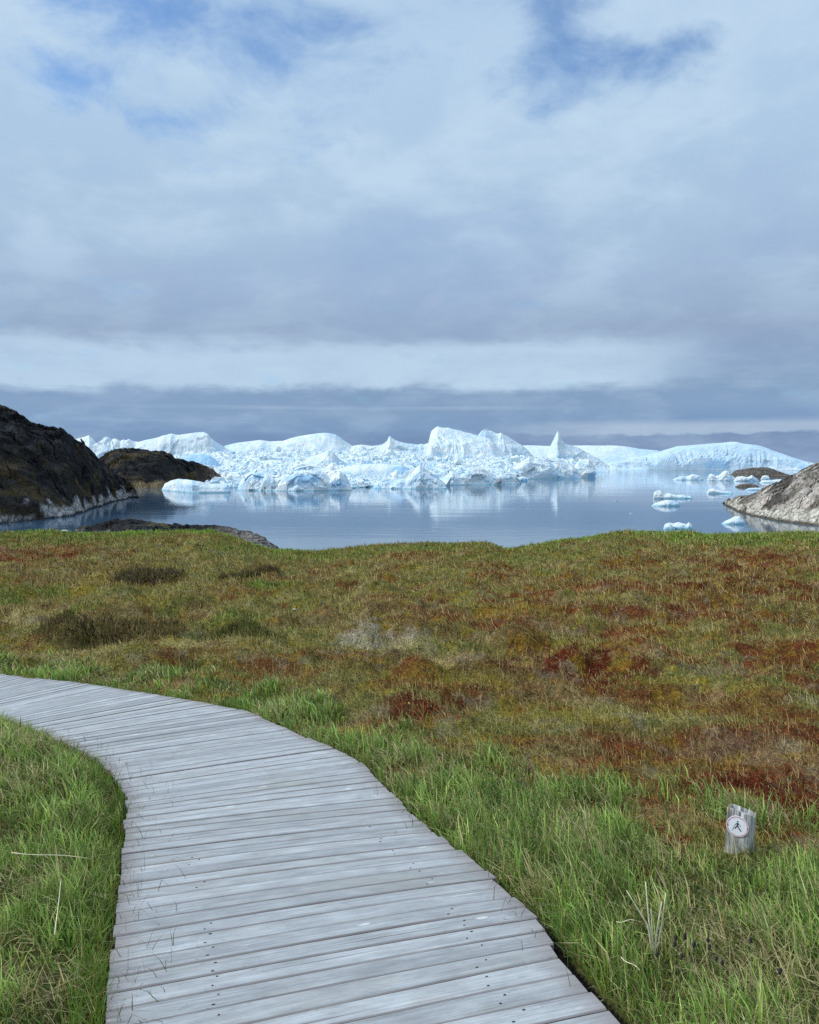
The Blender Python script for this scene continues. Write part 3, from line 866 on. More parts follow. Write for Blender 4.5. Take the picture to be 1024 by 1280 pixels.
PW = 33 / 1024 * pg.y; PH = 60 / 1024 * pg.y
post = bpy.data.objects.new('marker_post', None); COL.objects.link(post); post.location = pg
post.rotation_euler = (0, R(1.5), R(-31))
bm = bmesh.new()
# rounded-square section, slanted weathered top
seg = 28; rows = [-.12, 0, .05, .1, .15, PH * .93, PH]
rings = []
for zi, zz in enumerate(rows):
    ring = []
    for k in range(seg):
        a = (k + .5) / seg * 6.28318
        cxx, syy = math.cos(a), math.sin(a); e = .42
        x_ = math.copysign(abs(cxx) ** e, cxx) * PW / 2; y_ = math.copysign(abs(syy) ** e, syy) * PW * .40
        if x_ < -PW * .3 and y_ < 0: y_ *= .82
        z_ = zz
        if zi >= 5: z_ = zz - x_ * .16 - (y_ + PW * .4) * .40 * (zi == 6) + .003 * math.sin(k * 2.3) * (zi == 6)
        kx = 1.0 + (.06 if zi < 2 else 0) - (.03 if zi == 6 else 0)
        ring.append(bm.verts.new((x_ * kx + .0012 * math.sin(k * 5 + zz * 30), y_ * kx + .0012 * math.cos(k * 7), z_)))
    rings.append(ring)
for u_, v_ in zip(rings[:-1], rings[1:]):
    for k in range(seg): bm.faces.new((u_[k], u_[(k + 1) % seg], v_[(k + 1) % seg], v_[k]))
bm.faces.new(rings[-1]); bm.faces.new(rings[0][::-1])
bm_obj('post_body', bm, m_post, post)
PR = 13.4 / 1024 * pg.y
FY = -PW * .40 - .0022
plate = bpy.data.objects.new('tmp', None)
def disc(name, m, r0, r1, y0, y1, parent, cx=0, cz=0, seg=48):
    bm = bmesh.new(); rs_ = []
    for (r_, y_) in ((r0, y1), (r1, y1), (r1, y0), (r0, y0)) if r0 > 0 else ((r1, y1), (r1, y0)):
        rs_.append([bm.verts.new((cx + math.cos(k * 6.28318 / seg) * r_, y_, cz + math.sin(k * 6.28318 / seg) * r_)) for k in range(seg)])
    nn = len(rs_)
    for i in range(nn if r0 > 0 else nn - 1):
        u_, v_ = rs_[i], rs_[(i + 1) % nn]
        for k in range(seg): bm.faces.new((u_[k], u_[(k + 1) % seg], v_[(k + 1) % seg], v_[k]))
    if r0 <= 0: bm.faces.new(rs_[0]); bm.faces.new(rs_[1][::-1])
    return bm_obj(name, bm, m, parent)
sp_ = disc('sign_plate', m_white, 0, PR, 0, .003, post)
# disc front must face -y: put y so that the y1 side is the viewer side
sp_.location = (-PW * .05, FY, PH * .68); sp_.scale = (1, -1, 1)
sp_['label'] = 'round white enamel plate with walking figure'
disc('rim_ring', m_pink, PR * .86, PR * .955, .0032, .0036, sp_)
for sx in (-1, 1): disc('rivet', m_redscrew, 0, PR * .06, .003, .0052, sp_, sx * PR * .88, 0, 12)
def prism(name, polys, m, y0, y1, parent):
    bm = bmesh.new()
    for pl in polys:
        a = [bm.verts.new((x_, y1, z_)) for x_, z_ in pl]; b = [bm.verts.new((x_, y0, z_)) for x_, z_ in pl]
        bm.faces.new(a); bm.faces.new(b[::-1])
        for k in range(len(pl)): bm.faces.new((a[k], a[(k + 1) % len(pl)], b[(k + 1) % len(pl)], b[k]))
    return bm_obj(name, bm, m, parent)
def limb(x0, z0, x1, z1, w0, w1):
    d_ = math.hypot(x1 - x0, z1 - z0); nx, nz = -(z1 - z0) / d_, (x1 - x0) / d_
    return [((x0 + nx * w0) * PR, (z0 + nz * w0) * PR), ((x1 + nx * w1) * PR, (z1 + nz * w1) * PR), ((x1 - nx * w1) * PR, (z1 - nz * w1) * PR), ((x0 - nx * w0) * PR, (z0 - nz * w0) * PR)]
fig = [[(PR * (.0 + .085 * math.cos(k * .5236)), PR * (.56 + .085 * math.sin(k * .5236))) for k in range(12)],
       limb(.02, .42, -.02, .06, .085, .08), limb(.06, .36, .36, .02, .035, .03), limb(-.02, .06, .40, -.52, .07, .05), limb(-.03, .06, -.30, -.36, .065, .045), limb(-.05, .38, -.24, .18, .03, .025), limb(.40, -.52, .47, -.5, .03, .03),
       limb(-.24, .2, -.56, -.62, .016, .016)]
fig = [[(x_ * .80, z_ * .80 + PR * .03) for x_, z_ in pl] for pl in fig]
prism('walking_figure', fig, m_black, .0032, .0040, sp_)
tag(post, 'short weathered wooden trail post with a round white walking figure plate', 'trail marker')

# ------------------------------------------------------------------ water
m_water, nt, out = mat('sea_water'); n = N(nt)
oc = n.coord('Object')
w1 = n.noise(n.vmul(oc, (.10, .22, 1)), 1.0, 4, .55); w2 = n.noise(n.vmul(oc, (.9, 1.7, 1)), 1.0, 3, .5)
w3 = n.noise(n.vmul(oc, (.006, .05, 1)), 1.0, 3, .5)
calm = n.mapr(w3, .42, .62, .35, 1.3)
hgt = n.math('MULTIPLY', n.math('ADD', n.math('MULTIPLY', w1, 1.0), n.math('MULTIPLY', w2, .10)), calm)
bs = n.principled(lin(62, 90, 112), .055, n.bump(hgt, .115, .25), .5, IOR=1.333)
nt.links.new(bs.outputs[0], out.inputs[0])
wx = np.array([-9000, -2500, -900, -300, 0, 300, 900, 2500, 9000.]); wy = np.array([20, 80, 150, 250, 400, 800, 1600, 4000, 12000, 30000.])
X, Y = np.meshgrid(wx, wy); X = X * np.maximum(1, Y / 9000)
tag(link('water', mesh_np('water', np.stack([X.ravel(), Y.ravel(), 0 * X.ravel() + SEA], 1), [grid_faces(len(wy), len(wx))], m_water)), 'calm blue grey sea of the icefjord', 'water', kind='structure')

# ------------------------------------------------------------------ ridges: hills, rocks, icebergs
def ridge(top, wl, depth, crest=.5, front=1.0, back=1.0, step=.6, rows=60, x_pad=0.0, under=2.0, cliff=None):
    """a solid relief: crest line through the photo silhouette, waterline along wl, real depth in metres"""
    top = np.array(top, float); wl = np.array(wl, float)
    x0, x1 = top[0, 0], top[-1, 0]
    nc = int((x1 - x0) / step) + 2
    px = np.linspace(x0, x1, nc)
    ty = np.interp(px, top[:, 0], top[:, 1]); wy = np.interp(px, wl[:, 0], wl[:, 1])
    Yf = sea_depth(px, wy)
    dep = np.interp(px, depth[0], depth[1]) if isinstance(depth, tuple) else np.full(nc, float(depth))
    t = np.linspace(0, 1, rows) ** 1.0
    Yc = Yf + dep * crest
    cxw, _, czw = at_depth(px, ty, Yc)
    H = np.maximum(czw - SEA, 0.02)
    T = np.broadcast_to(t[:, None], (rows, nc))
    YY = Yf[None] + dep[None] * T
    XX = (cxw / Yc)[None] * YY
    a = np.clip(T / crest, 0, 1); b = np.clip((1 - T) / (1 - crest), 0, 1)
    if cliff is not None:
        ca, cf = cliff         # fraction of the run taken by the cliff, fraction of the height it gains
        sa = np.where(a < ca, cf * (a / ca) ** .8, cf + (1 - cf) * (1 - (1 - (a - ca) / (1 - ca)) ** 1.6))
    else:
        sa = np.sin(a * math.pi / 2) ** front
    sb = np.sin(b * math.pi / 2) ** back
    S = np.where(T <= crest, sa, sb)
    ZZ = SEA - under + (H[None] + under) * S
    return XX, YY, ZZ, S, H, px

def finish(name, XX, YY, ZZ, m, col=None, smooth=True):
    nr, nc = XX.shape
    P = np.stack([XX.ravel(), YY.ravel(), ZZ.ravel()], 1)
    o = link(name, mesh_np(name, P, [grid_faces(nr, nc)], m, col=col, smooth=smooth))
    return recenter(o)

# rock
m_rock, nt, out = mat('shore_rock'); n = N(nt)
oc = n.coord('Object')
r1 = n.noise(oc, .9, 8, .7); r2 = n.vor(n.vadd(oc, n.vmul(n.noise(oc, .3, 3, .5, 0, 1), (2, 2, 2))), .45, 'DISTANCE_TO_EDGE')
k = n.mapr(r1, .3, .7, .5, 1.55, 'LINEAR')
rc = n.mix(1.0, n.attr('Col'), n.xyz(k, k, k), 'MULTIPLY')
rc = n.mix(n.mapr(r2, .0, .06, .6, 0), rc, lin(30, 28, 28))
bs = n.principled(rc, .9, n.bump(n.math('ADD', r1, n.math('MULTIPLY', n.mapr(r2, 0, .12, 0, 1), .4)), .9, .9), .2)
nt.links.new(bs.outputs[0], out.inputs[0])

def rocky(XX, YY, ZZ, S, amp, freq, seed, strata=0.0):
    P = np.stack([XX.ravel(), YY.ravel(), ZZ.ravel()], 1)
    q = P * freq
    nn = (ridged(q * np.array([1, 1, 1.6]), seed, 5) - .55) * 1.6
    w1_, w2_, wi = worley(q * 1.7 + 3, seed + 50)
    blk = (wi - .5) * .9 + (w2_ - w1_) * .4
    w = (np.clip(S, 0, 1).ravel() * .75 + .25)
    w = w * np.where(S.ravel() < .02, 0, 1)
    dz = (nn * .6 + blk * .5) * amp * w
    P2 = P.copy(); P2[:, 2] += dz; P2[:, 1] -= dz * 1.1
    P2[:, 0] += (fbm(q * 1.3, seed + 9, 3) - .5) * amp
    return P2[:, 0].reshape(XX.shape), P2[:, 1].reshape(XX.shape), P2[:, 2].reshape(XX.shape), nn, wi

def rock_colour(P, tide, pal, seed, tan=None, moss_f=.07):
    h = P[:, 2] - SEA
    a = fbm(P * np.array([moss_f, moss_f, moss_f * 1.6]), seed, 5); b = fbm(P * .22, seed + 5, 4); c = fbm(P * .5, seed + 8, 3)
    col = pal['rock'] * (.6 + .9 * b[:, None])
    f = sstep(.50, .60, a)[:, None] * sstep(.35, .5, b)[:, None]; col = col * (1 - f) + pal['moss'] * (.7 + .6 * c[:, None]) * f
    f = sstep(.52, .62, fbm(P * np.array([.1, .1, .2]), seed + 31, 4))[:, None] * .8; col = col * (1 - f) + pal['moss2'] * (.7 + .6 * c[:, None]) * f
    f = (sstep(.62, .68, fbm(P * .35, seed + 44, 4)) * .6)[:, None]; col = col * (1 - f) + pal['pale'] * f * .8 + col * 0
    f = (1 - sstep(tide * .55, tide * 1.15, h + (b - .5) * tide * 2.6 + (a - .5) * tide * 2.0))[:, None]
    col = col * (1 - f) + pal['tide'] * (.55 + .9 * c[:, None]) * f
    f = (1 - sstep(.2, .9, h + (c - .5) * .6))[:, None]; col = col * (1 - f) + pal['wet'] * f
    return col

DARK = dict(rock=lin(24, 23, 25), moss=lin(72, 59, 32), moss2=lin(34, 29, 22), pale=lin(66, 64, 64), tide=lin(176, 170, 164), wet=lin(40, 42, 40))
# big dark hill on the left
top = [(-420, 470), (-200, 478), (-60, 505), (0, 519), (20, 524), (38, 532), (58, 538), (80, 545), (95, 553), (108, 563), (122, 574), (132, 583), (142, 594), (152, 603), (164, 609), (172, 614), (178, 621)]
wl = [(-420, 690), (-100, 668), (0, 656), (53, 650), (90, 644), (112, 637), (140, 629), (165, 622), (178, 622)]
XX, YY, ZZ, S, H, px = ridge(top, wl, ([-420, 0, 100, 150, 178], [170, 130, 70, 30, 8]), .62, .95, 1.0, .7, 130)
XX, YY, ZZ, nn, wi = rocky(XX, YY, ZZ, S, 5.5, .05, 501)
XX, YY, ZZ, nn, wi = rocky(XX, YY, ZZ, S, 3.2, .15, 541)
P = np.stack([XX.ravel(), YY.ravel(), ZZ.ravel()], 1)
o = finish('hill', XX, YY, ZZ, m_rock, rock_colour(P, 3.8, DARK, 520))
tag(o, 'dark mossy rock hill rising at the left edge above a pale tidal band', 'hill', kind='structure')
# second dark headland
top = [(118, 597), (126, 578), (133, 570), (141, 566), (150, 564), (165, 563), (178, 564), (190, 567), (202, 569), (214, 571), (222, 577), (232, 579), (243, 579), (254, 582), (264, 588), (273, 595), (281, 600), (286, 605)]
wl = [(118, 610), (150, 611), (200, 610), (250, 607), (286, 606)]
XX, YY, ZZ, S, H, px = ridge(top, wl, ([118, 200, 286], [110, 90, 12]), .55, .8, 1.0, .4, 110)
XX, YY, ZZ, nn, wi = rocky(XX, YY, ZZ, S, 4.5, .045, 601)
XX, YY, ZZ, nn, wi = rocky(XX, YY, ZZ, S, 2.0, .14, 641)
P = np.stack([XX.ravel(), YY.ravel(), ZZ.ravel()], 1)
c = rock_colour(P, 1.6, DARK, 620)
# tan dry grass slope at its foot, bare ochre rock at the tip
ax_, ay_, _ = at_depth(188, 604, sea_depth(188, 610)); tf = np.exp(-(((P[:, 0] - ax_) / 9) ** 4)) * (1 - sstep(2, 5, P[:, 2] - SEA + 4 * (fbm(P * .3, 4, 3) - .5)))
c = c * (1 - tf[:, None]) + lin(150, 126, 88) * tf[:, None]
ax_ = at_depth(276, 600, sea_depth(276, 606))[0]; tf = np.exp(-(((P[:, 0] - ax_) / 7) ** 2)) * .85
c = c * (1 - tf[:, None]) + lin(140, 118, 102) * tf[:, None]
o = finish('headland', XX, YY, ZZ, m_rock, c)
tag(o, 'rounded dark headland with a tan foot behind the left hill', 'headland', kind='structure')
# low dark foreshore rocks beyond the grass
top = [(96, 664), (116, 660), (132, 655), (146, 652), (162, 651), (180, 654), (196, 657), (215, 659), (232, 661), (252, 660), (266, 659), (285, 660), (300, 664), (318, 669), (330, 675), (342, 684), (350, 689)]
wl = [(96, 680), (200, 690), (300, 692), (330, 692), (350, 691)]
XX, YY, ZZ, S, H, px = ridge(top, wl, ([96, 200, 300, 350], [34, 36, 30, 6]), .6, .7, 1, .4, 70, under=1.0)
XX, YY, ZZ, nn, wi = rocky(XX, YY, ZZ, S, 1.3, .14, 701)
XX, YY, ZZ, nn, wi = rocky(XX, YY, ZZ, S, .6, .5, 741)
P = np.stack([XX.ravel(), YY.ravel(), ZZ.ravel()], 1)
pal = dict(DARK, rock=lin(30, 30, 32), tide=lin(128, 124, 120), moss=lin(90, 84, 52))
c = rock_colour(P, 1.1, pal, 720, moss_f=.12)
ax_ = at_depth(325, 680, 150)[0]; tf = sstep(-12, 0, P[:, 0] - ax_)[:, None] * .8; c = c * (1 - tf) + lin(140, 132, 124) * tf
o = finish('foreshore', XX, YY, ZZ, m_rock, c)
tag(o, 'low dark rocks along the shore just beyond the grassy brow', 'shore rocks', kind='structure')
# grey rock shore on the right
GREY = dict(rock=lin(188, 174, 158), moss=lin(88, 80, 72), moss2=lin(112, 102, 88), pale=lin(176, 172, 166), tide=lin(206, 196, 176), wet=lin(88, 78, 62))
top = [(902, 629), (908, 626), (916, 624), (922, 621.5), (930, 621), (940, 619.5), (950, 614), (961, 609.5), (972, 605), (987, 599.5), (997, 593), (1007, 587.5), (1016, 583.5), (1026, 579), (1060, 566), (1120, 548), (1250, 525), (1500, 500)]
wl = [(902, 629.4), (915, 637), (940, 645.5), (971, 652), (1000, 655.5), (1024, 658), (1150, 668), (1500, 690)]
XX, YY, ZZ, S, H, px = ridge(top, wl, ([902, 915, 950, 1024, 1500], [8, 30, 60, 80, 130]), .6, .85, 1, .5, 130)
XX, YY, ZZ, nn, wi = rocky(XX, YY, ZZ, S, 2.2, .10, 801)
XX, YY, ZZ, nn, wi = rocky(XX, YY, ZZ, S, 1.0, .34, 841)
P = np.stack([XX.ravel(), YY.ravel(), ZZ.ravel()], 1)
c = rock_colour(P, 2.6, GREY, 820, moss_f=.09)
o = finish('rocky_shore', XX, YY, ZZ, m_rock, c)
tag(o, 'grey lichen spotted rock shore with a pale tidal band at the right edge', 'rock shore', kind='structure')
# islets
def islet(top, wl, depth, label, seed, amp):
    XX, YY, ZZ, S, H, px = ridge(top, wl, depth, .5, .7, .8, .3, 44, under=1.5)
    XX, YY, ZZ, nn, wi = rocky(XX, YY, ZZ, S, amp, .09, seed)
    P = np.stack([XX.ravel(), YY.ravel(), ZZ.ravel()], 1)
    pal = dict(GREY, rock=lin(100, 88, 78), tide=lin(120, 108, 94))
    tag(finish('rock_islet', XX, YY, ZZ, m_rock, rock_colour(P, 1.2, pal, seed + 3)), label, 'islet', 'rock islets in the bay')
islet([(913, 594), (918, 589), (928, 587), (940, 585), (952, 584.5), (963, 586), (974, 590), (984, 593.5), (987, 595)], [(913, 596), (987, 596)], 50, 'larger brown rock islet behind the white ice floes, in front of the long tabular berg', 901, 2.0)
islet([(919, 608.4), (923, 606), (932, 604.3), (941, 605), (947, 607), (949, 609)], [(919, 609.2), (949, 609.4)], 16, 'small low brown rock islet between the floes and the grey shore', 931, .8)

# ---- ice
m_ice, nt, out = mat('glacier_ice'); n = N(nt)
oc = n.coord('Object')
geo = n.node('ShaderNodeNewGeometry'); sp = n.node('ShaderNodeSeparateXYZ'); nt.links.new(geo.outputs['Position'], sp.inputs[0])
hz = n.math('SUBTRACT', sp.outputs[2], SEA)
i1 = n.noise(oc, .12, 6, .62); i2 = n.noise(n.vmul(oc, (.35, .35, .12)), 1.0, 6, .65)
i3 = n.vor(oc, .22, 'DISTANCE_TO_EDGE')
ic = n.mix(n.mapr(i1, .40, .66, 0, .75), lin(228, 229, 224), lin(182, 208, 220))
ic = n.mix(n.mapr(i2, .52, .74, 0, .6), ic, lin(160, 200, 224))
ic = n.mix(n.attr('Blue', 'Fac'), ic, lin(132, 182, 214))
ic = n.mix(n.attr('Dirt', 'Fac'), ic, lin(104, 104, 102))
ic = n.mix(n.mapr(hz, .8, .1, 0, .65), ic, lin(110, 178, 192))
bs = n.principled(ic, .55, n.bump(n.math('ADD', n.math('MULTIPLY', i2, .8), n.math('MULTIPLY', i1, .6)), .40, 1.6), .35)
nt.links.new(bs.outputs[0], out.inputs[0])

def berg(label, top, wl, depth, crest=.45, cliff=(.35, .7), amp=3.0, freq=.05, seed=0, flute=0.0, step=.4, rows=56, blue=None, name='iceberg', group='icebergs in the fjord', dirt=0.0, under=1.5, jag=1.0, dark=0):
    XX, YY, ZZ, S, H, px = ridge(top, wl, depth, crest, .6, .8, step, rows, under=under, cliff=cliff)
    sh = XX.shape
    P = np.stack([XX.ravel(), YY.ravel(), ZZ.ravel()], 1)
    q = P * freq
    w = np.where(S.ravel() < .01, 0, 1) * sstep(.0, .22, S.ravel()) * (.35 + .65 * np.clip(1.25 - S.ravel(), 0, 1))
    w1_, w2_, wi = worley(q * 1.5, seed)
    a = (ridged(q, seed + 3, 5) - .6) * 1.5 + (wi - .5) * .9 * jag + (fbm(q * 3.1, seed + 5, 3) - .5) * .9
    if flute:
        a = a + .75 * flute * (1 - sstep(.55, .95, S.ravel())) * (ridged(np.stack([q[:, 0] * 1.5 + q[:, 2] * 1.0 + 1.6 * fbm(q * .8, seed + 71, 3), 0 * q[:, 0], q[:, 2] * .3], 1), seed + 8, 4) - .5) * 2.4
    d_ = a * amp * w
    d_ = np.minimum(d_, np.maximum(P[:, 2] - SEA, 0) * .35)
    P2 = P.copy(); P2[:, 1] -= d_; P2[:, 2] += d_ * .35 * np.clip(S.ravel() * 2, 0, 1); P2[:, 0] += (fbm(q * 2, seed + 11, 3) - .5) * amp * .8 * w
    P2[:, 2] = np.where(S.ravel() > .02, P2[:, 2], P[:, 2])
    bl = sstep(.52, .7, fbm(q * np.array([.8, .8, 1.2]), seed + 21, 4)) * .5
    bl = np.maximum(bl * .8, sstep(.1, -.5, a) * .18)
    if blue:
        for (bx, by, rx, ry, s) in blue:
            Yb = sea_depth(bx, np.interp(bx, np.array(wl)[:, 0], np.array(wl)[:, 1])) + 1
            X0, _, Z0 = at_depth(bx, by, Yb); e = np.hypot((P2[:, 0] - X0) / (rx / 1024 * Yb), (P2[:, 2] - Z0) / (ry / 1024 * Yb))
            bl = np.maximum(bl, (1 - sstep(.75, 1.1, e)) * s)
    dr = sstep(.66, .74, fbm(q * 2.2, seed + 31, 4)) * dirt
    dr = np.maximum(dr * .5, dark)
    o = link(name, mesh_np(name, P2, [grid_faces(*sh)], m_ice, smooth=False, attr={'Blue': bl, 'Dirt': dr}))
    recenter(o)
    return tag(o, label, 'ice floe' if name == 'ice_floe' else 'iceberg', group)

far = lambda y: [(-100, y), (1100, y)]
# distant and middle bergs, left to right
berg('pale pointed iceberg half hidden behind the left hill', [(70, 560), (90, 551), (98, 548), (106, 546), (111, 544), (116, 549), (122, 556), (135, 566), (150, 578), (160, 586)], far(588), 160, amp=7, freq=.012, seed=11, jag=.4, cliff=(.5, .5))
berg('jagged crumbling iceberg above the dark headland', [(112, 575), (118, 556), (124, 552), (128, 549), (131, 546), (133, 545), (136, 547), (139, 550), (143, 548), (146, 549), (150, 552), (155, 550), (158, 551.5), (162, 550), (166, 552), (172, 552), (180, 556), (190, 575)], far(589.5), 120, amp=12, freq=.02, seed=12, jag=1.5, cliff=(.6, .4))
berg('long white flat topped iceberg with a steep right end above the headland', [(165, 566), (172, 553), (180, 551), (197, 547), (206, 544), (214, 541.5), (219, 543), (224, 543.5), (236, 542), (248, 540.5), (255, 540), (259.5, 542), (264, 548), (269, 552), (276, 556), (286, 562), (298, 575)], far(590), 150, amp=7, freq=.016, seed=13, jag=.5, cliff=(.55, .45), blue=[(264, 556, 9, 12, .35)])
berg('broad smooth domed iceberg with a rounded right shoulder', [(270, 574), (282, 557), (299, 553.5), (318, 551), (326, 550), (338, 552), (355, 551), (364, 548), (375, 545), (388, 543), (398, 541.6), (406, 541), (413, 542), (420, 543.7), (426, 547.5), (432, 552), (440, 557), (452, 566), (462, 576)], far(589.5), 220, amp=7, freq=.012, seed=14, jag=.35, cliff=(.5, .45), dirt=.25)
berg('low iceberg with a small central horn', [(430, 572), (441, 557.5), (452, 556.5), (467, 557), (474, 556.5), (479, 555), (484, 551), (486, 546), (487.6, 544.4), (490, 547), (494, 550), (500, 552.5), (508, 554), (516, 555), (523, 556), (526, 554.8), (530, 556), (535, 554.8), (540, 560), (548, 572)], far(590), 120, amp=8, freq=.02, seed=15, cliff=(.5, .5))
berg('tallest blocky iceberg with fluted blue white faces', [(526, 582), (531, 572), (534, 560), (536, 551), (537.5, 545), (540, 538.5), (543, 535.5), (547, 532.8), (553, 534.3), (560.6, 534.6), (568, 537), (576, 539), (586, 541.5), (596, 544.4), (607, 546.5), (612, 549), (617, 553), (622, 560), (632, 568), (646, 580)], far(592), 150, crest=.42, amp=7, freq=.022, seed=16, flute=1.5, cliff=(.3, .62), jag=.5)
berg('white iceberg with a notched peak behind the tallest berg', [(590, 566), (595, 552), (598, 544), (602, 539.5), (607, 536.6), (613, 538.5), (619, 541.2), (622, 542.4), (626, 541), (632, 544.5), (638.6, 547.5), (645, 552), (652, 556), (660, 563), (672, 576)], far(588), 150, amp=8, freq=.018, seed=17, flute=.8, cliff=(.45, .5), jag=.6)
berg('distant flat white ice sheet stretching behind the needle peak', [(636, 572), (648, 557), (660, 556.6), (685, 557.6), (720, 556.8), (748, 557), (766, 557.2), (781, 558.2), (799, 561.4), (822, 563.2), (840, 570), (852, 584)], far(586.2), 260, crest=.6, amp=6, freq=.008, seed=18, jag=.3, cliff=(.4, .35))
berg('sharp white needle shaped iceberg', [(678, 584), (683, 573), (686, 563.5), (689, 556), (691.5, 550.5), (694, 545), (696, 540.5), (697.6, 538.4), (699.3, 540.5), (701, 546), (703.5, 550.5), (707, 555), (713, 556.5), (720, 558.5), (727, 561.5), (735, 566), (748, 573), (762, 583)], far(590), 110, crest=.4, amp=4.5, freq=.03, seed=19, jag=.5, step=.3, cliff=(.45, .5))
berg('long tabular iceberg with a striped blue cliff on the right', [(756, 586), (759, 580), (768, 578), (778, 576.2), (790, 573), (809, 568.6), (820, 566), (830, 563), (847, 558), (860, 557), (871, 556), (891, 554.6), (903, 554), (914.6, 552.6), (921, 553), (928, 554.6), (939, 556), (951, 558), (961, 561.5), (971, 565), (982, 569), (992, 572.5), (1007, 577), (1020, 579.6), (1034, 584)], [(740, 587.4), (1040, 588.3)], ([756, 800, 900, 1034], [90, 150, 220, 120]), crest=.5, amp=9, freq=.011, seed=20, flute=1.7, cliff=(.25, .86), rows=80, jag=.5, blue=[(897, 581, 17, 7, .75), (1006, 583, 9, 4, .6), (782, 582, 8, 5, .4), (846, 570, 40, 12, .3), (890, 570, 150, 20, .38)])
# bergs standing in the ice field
berg('blue faced slab of ice right behind the dark headland', [(222, 585), (228, 572), (238, 568.5), (250, 567.5), (262, 569), (270, 575), (279, 584)], far(601), 40, amp=2.5, freq=.06, seed=31, blue=[(250, 576, 34, 12, .75)], jag=.4)
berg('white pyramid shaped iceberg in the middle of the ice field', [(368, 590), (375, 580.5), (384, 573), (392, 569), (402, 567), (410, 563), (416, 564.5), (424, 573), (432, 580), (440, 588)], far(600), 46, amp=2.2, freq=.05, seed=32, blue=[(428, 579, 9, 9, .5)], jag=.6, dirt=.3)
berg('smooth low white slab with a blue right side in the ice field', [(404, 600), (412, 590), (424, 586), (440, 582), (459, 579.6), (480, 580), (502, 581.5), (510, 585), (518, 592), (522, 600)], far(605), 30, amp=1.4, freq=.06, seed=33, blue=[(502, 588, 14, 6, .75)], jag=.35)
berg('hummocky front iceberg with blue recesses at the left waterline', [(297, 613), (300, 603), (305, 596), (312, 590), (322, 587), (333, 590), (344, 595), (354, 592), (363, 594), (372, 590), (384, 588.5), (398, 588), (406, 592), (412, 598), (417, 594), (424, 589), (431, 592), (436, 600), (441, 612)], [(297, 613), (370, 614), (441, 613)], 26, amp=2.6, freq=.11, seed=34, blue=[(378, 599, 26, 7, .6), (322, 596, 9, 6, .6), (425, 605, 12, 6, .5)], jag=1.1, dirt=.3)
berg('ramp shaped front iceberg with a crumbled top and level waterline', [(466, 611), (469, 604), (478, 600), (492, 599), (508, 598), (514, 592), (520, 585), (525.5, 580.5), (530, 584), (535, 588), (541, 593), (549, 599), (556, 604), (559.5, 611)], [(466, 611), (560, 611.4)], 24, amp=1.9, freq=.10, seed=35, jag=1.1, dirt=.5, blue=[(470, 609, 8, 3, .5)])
berg('jagged white front iceberg below the tallest berg', [(548, 607), (556, 596), (566, 590), (576, 592), (586, 587), (598, 585), (610, 590), (620, 594), (634, 590), (644, 594), (652, 602)], [(548, 607), (652, 605)], 30, amp=2.8, freq=.09, seed=36, jag=1.2, dirt=.3)
berg('rough ice bank reaching from the tallest berg to the needle', [(634, 598), (642, 585), (654, 576), (662, 571), (668, 573), (676, 572), (690, 575), (706, 578), (716, 582), (722, 588), (728, 598)], [(634, 599), (728, 598)], 60, amp=4.5, freq=.06, seed=37, jag=1.2)
berg('knobbly iceberg with an undercut turquoise base at the end of the ice field', [(716, 590), (719, 582), (723, 576), (729, 574.5), (736, 573.6), (740, 578), (744, 583), (748, 584.6), (750, 588), (747, 593), (744, 596)], far(597), 30, amp=3.0, freq=.07, seed=38, jag=.9, blue=[(743, 594, 10, 3, .9)])
berg('dark tilted slab of ice jutting over the waterline', [(615, 606), (618, 603), (624, 598), (629, 595.6), (630, 600), (627, 606)], far(606.4), 5, amp=.6, freq=.2, seed=39, dark=.75, blue=[(623, 601, 9, 6, .3)], jag=.4, step=.2, rows=30)
berg('small floe with a darker blue base near the needle', [(645, 601), (648, 597), (653, 595.5), (657, 596), (660, 600)], far(601.4), 6, amp=.6, freq=.2, seed=40, blue=[(652, 600, 9, 2.2, .9)], jag=.4, step=.2, rows=30)
berg('flat white iceberg floating in front of the dark headland', [(202, 612), (206, 605), (213, 601), (222, 598.6), (234, 599.4), (248, 601.5), (262, 604.5), (276, 604.6), (284, 604.4), (287, 608), (288, 615)], [(202, 613), (240, 616.5), (288, 616)], 18, amp=.9, freq=.14, seed=41, jag=.4, blue=[(284, 611, 5, 7, .45)])
# floes in the open water
fl = dict(name='ice_floe', group='ice floes in the open bay', step=.2, rows=36)
berg('long low ice floe at the left of the far row of floes', [(841, 599.5), (846, 597), (852, 595), (858, 596), (865, 593), (871, 593.4), (876, 595.5), (880, 599.5)], far(600.2), 14, amp=1.3, freq=.13, seed=51, jag=1, **fl)
berg('peaked ice floe standing highest in the far row', [(884, 600), (886, 593.5), (890, 592), (895, 595), (899, 594), (903, 590), (907, 588), (911, 589.5), (914, 594), (918, 596), (922, 600)], far(601), 14, amp=1.5, freq=.13, seed=52, jag=1, **fl)
berg('rough ice floe right of the peaked one, in front of the larger islet', [(917, 601), (921, 596), (928, 595), (935, 596.5), (940, 594), (945, 597.5), (949, 601)], far(601.6), 10, amp=1.2, freq=.14, seed=53, jag=1, **fl)
berg('small white ice floe between the larger islet and the grey shore', [(951, 599), (953, 595), (957, 594.2), (961, 595), (963.5, 599)], far(599.5), 8, amp=.8, freq=.16, seed=54, **fl)
berg('flat wide ice floe at the foot of the grey shore ridge', [(949, 603), (954, 600.5), (964, 600), (976, 599), (986, 599.5), (992, 603)], far(603.6), 10, amp=.7, freq=.16, seed=55, **fl)
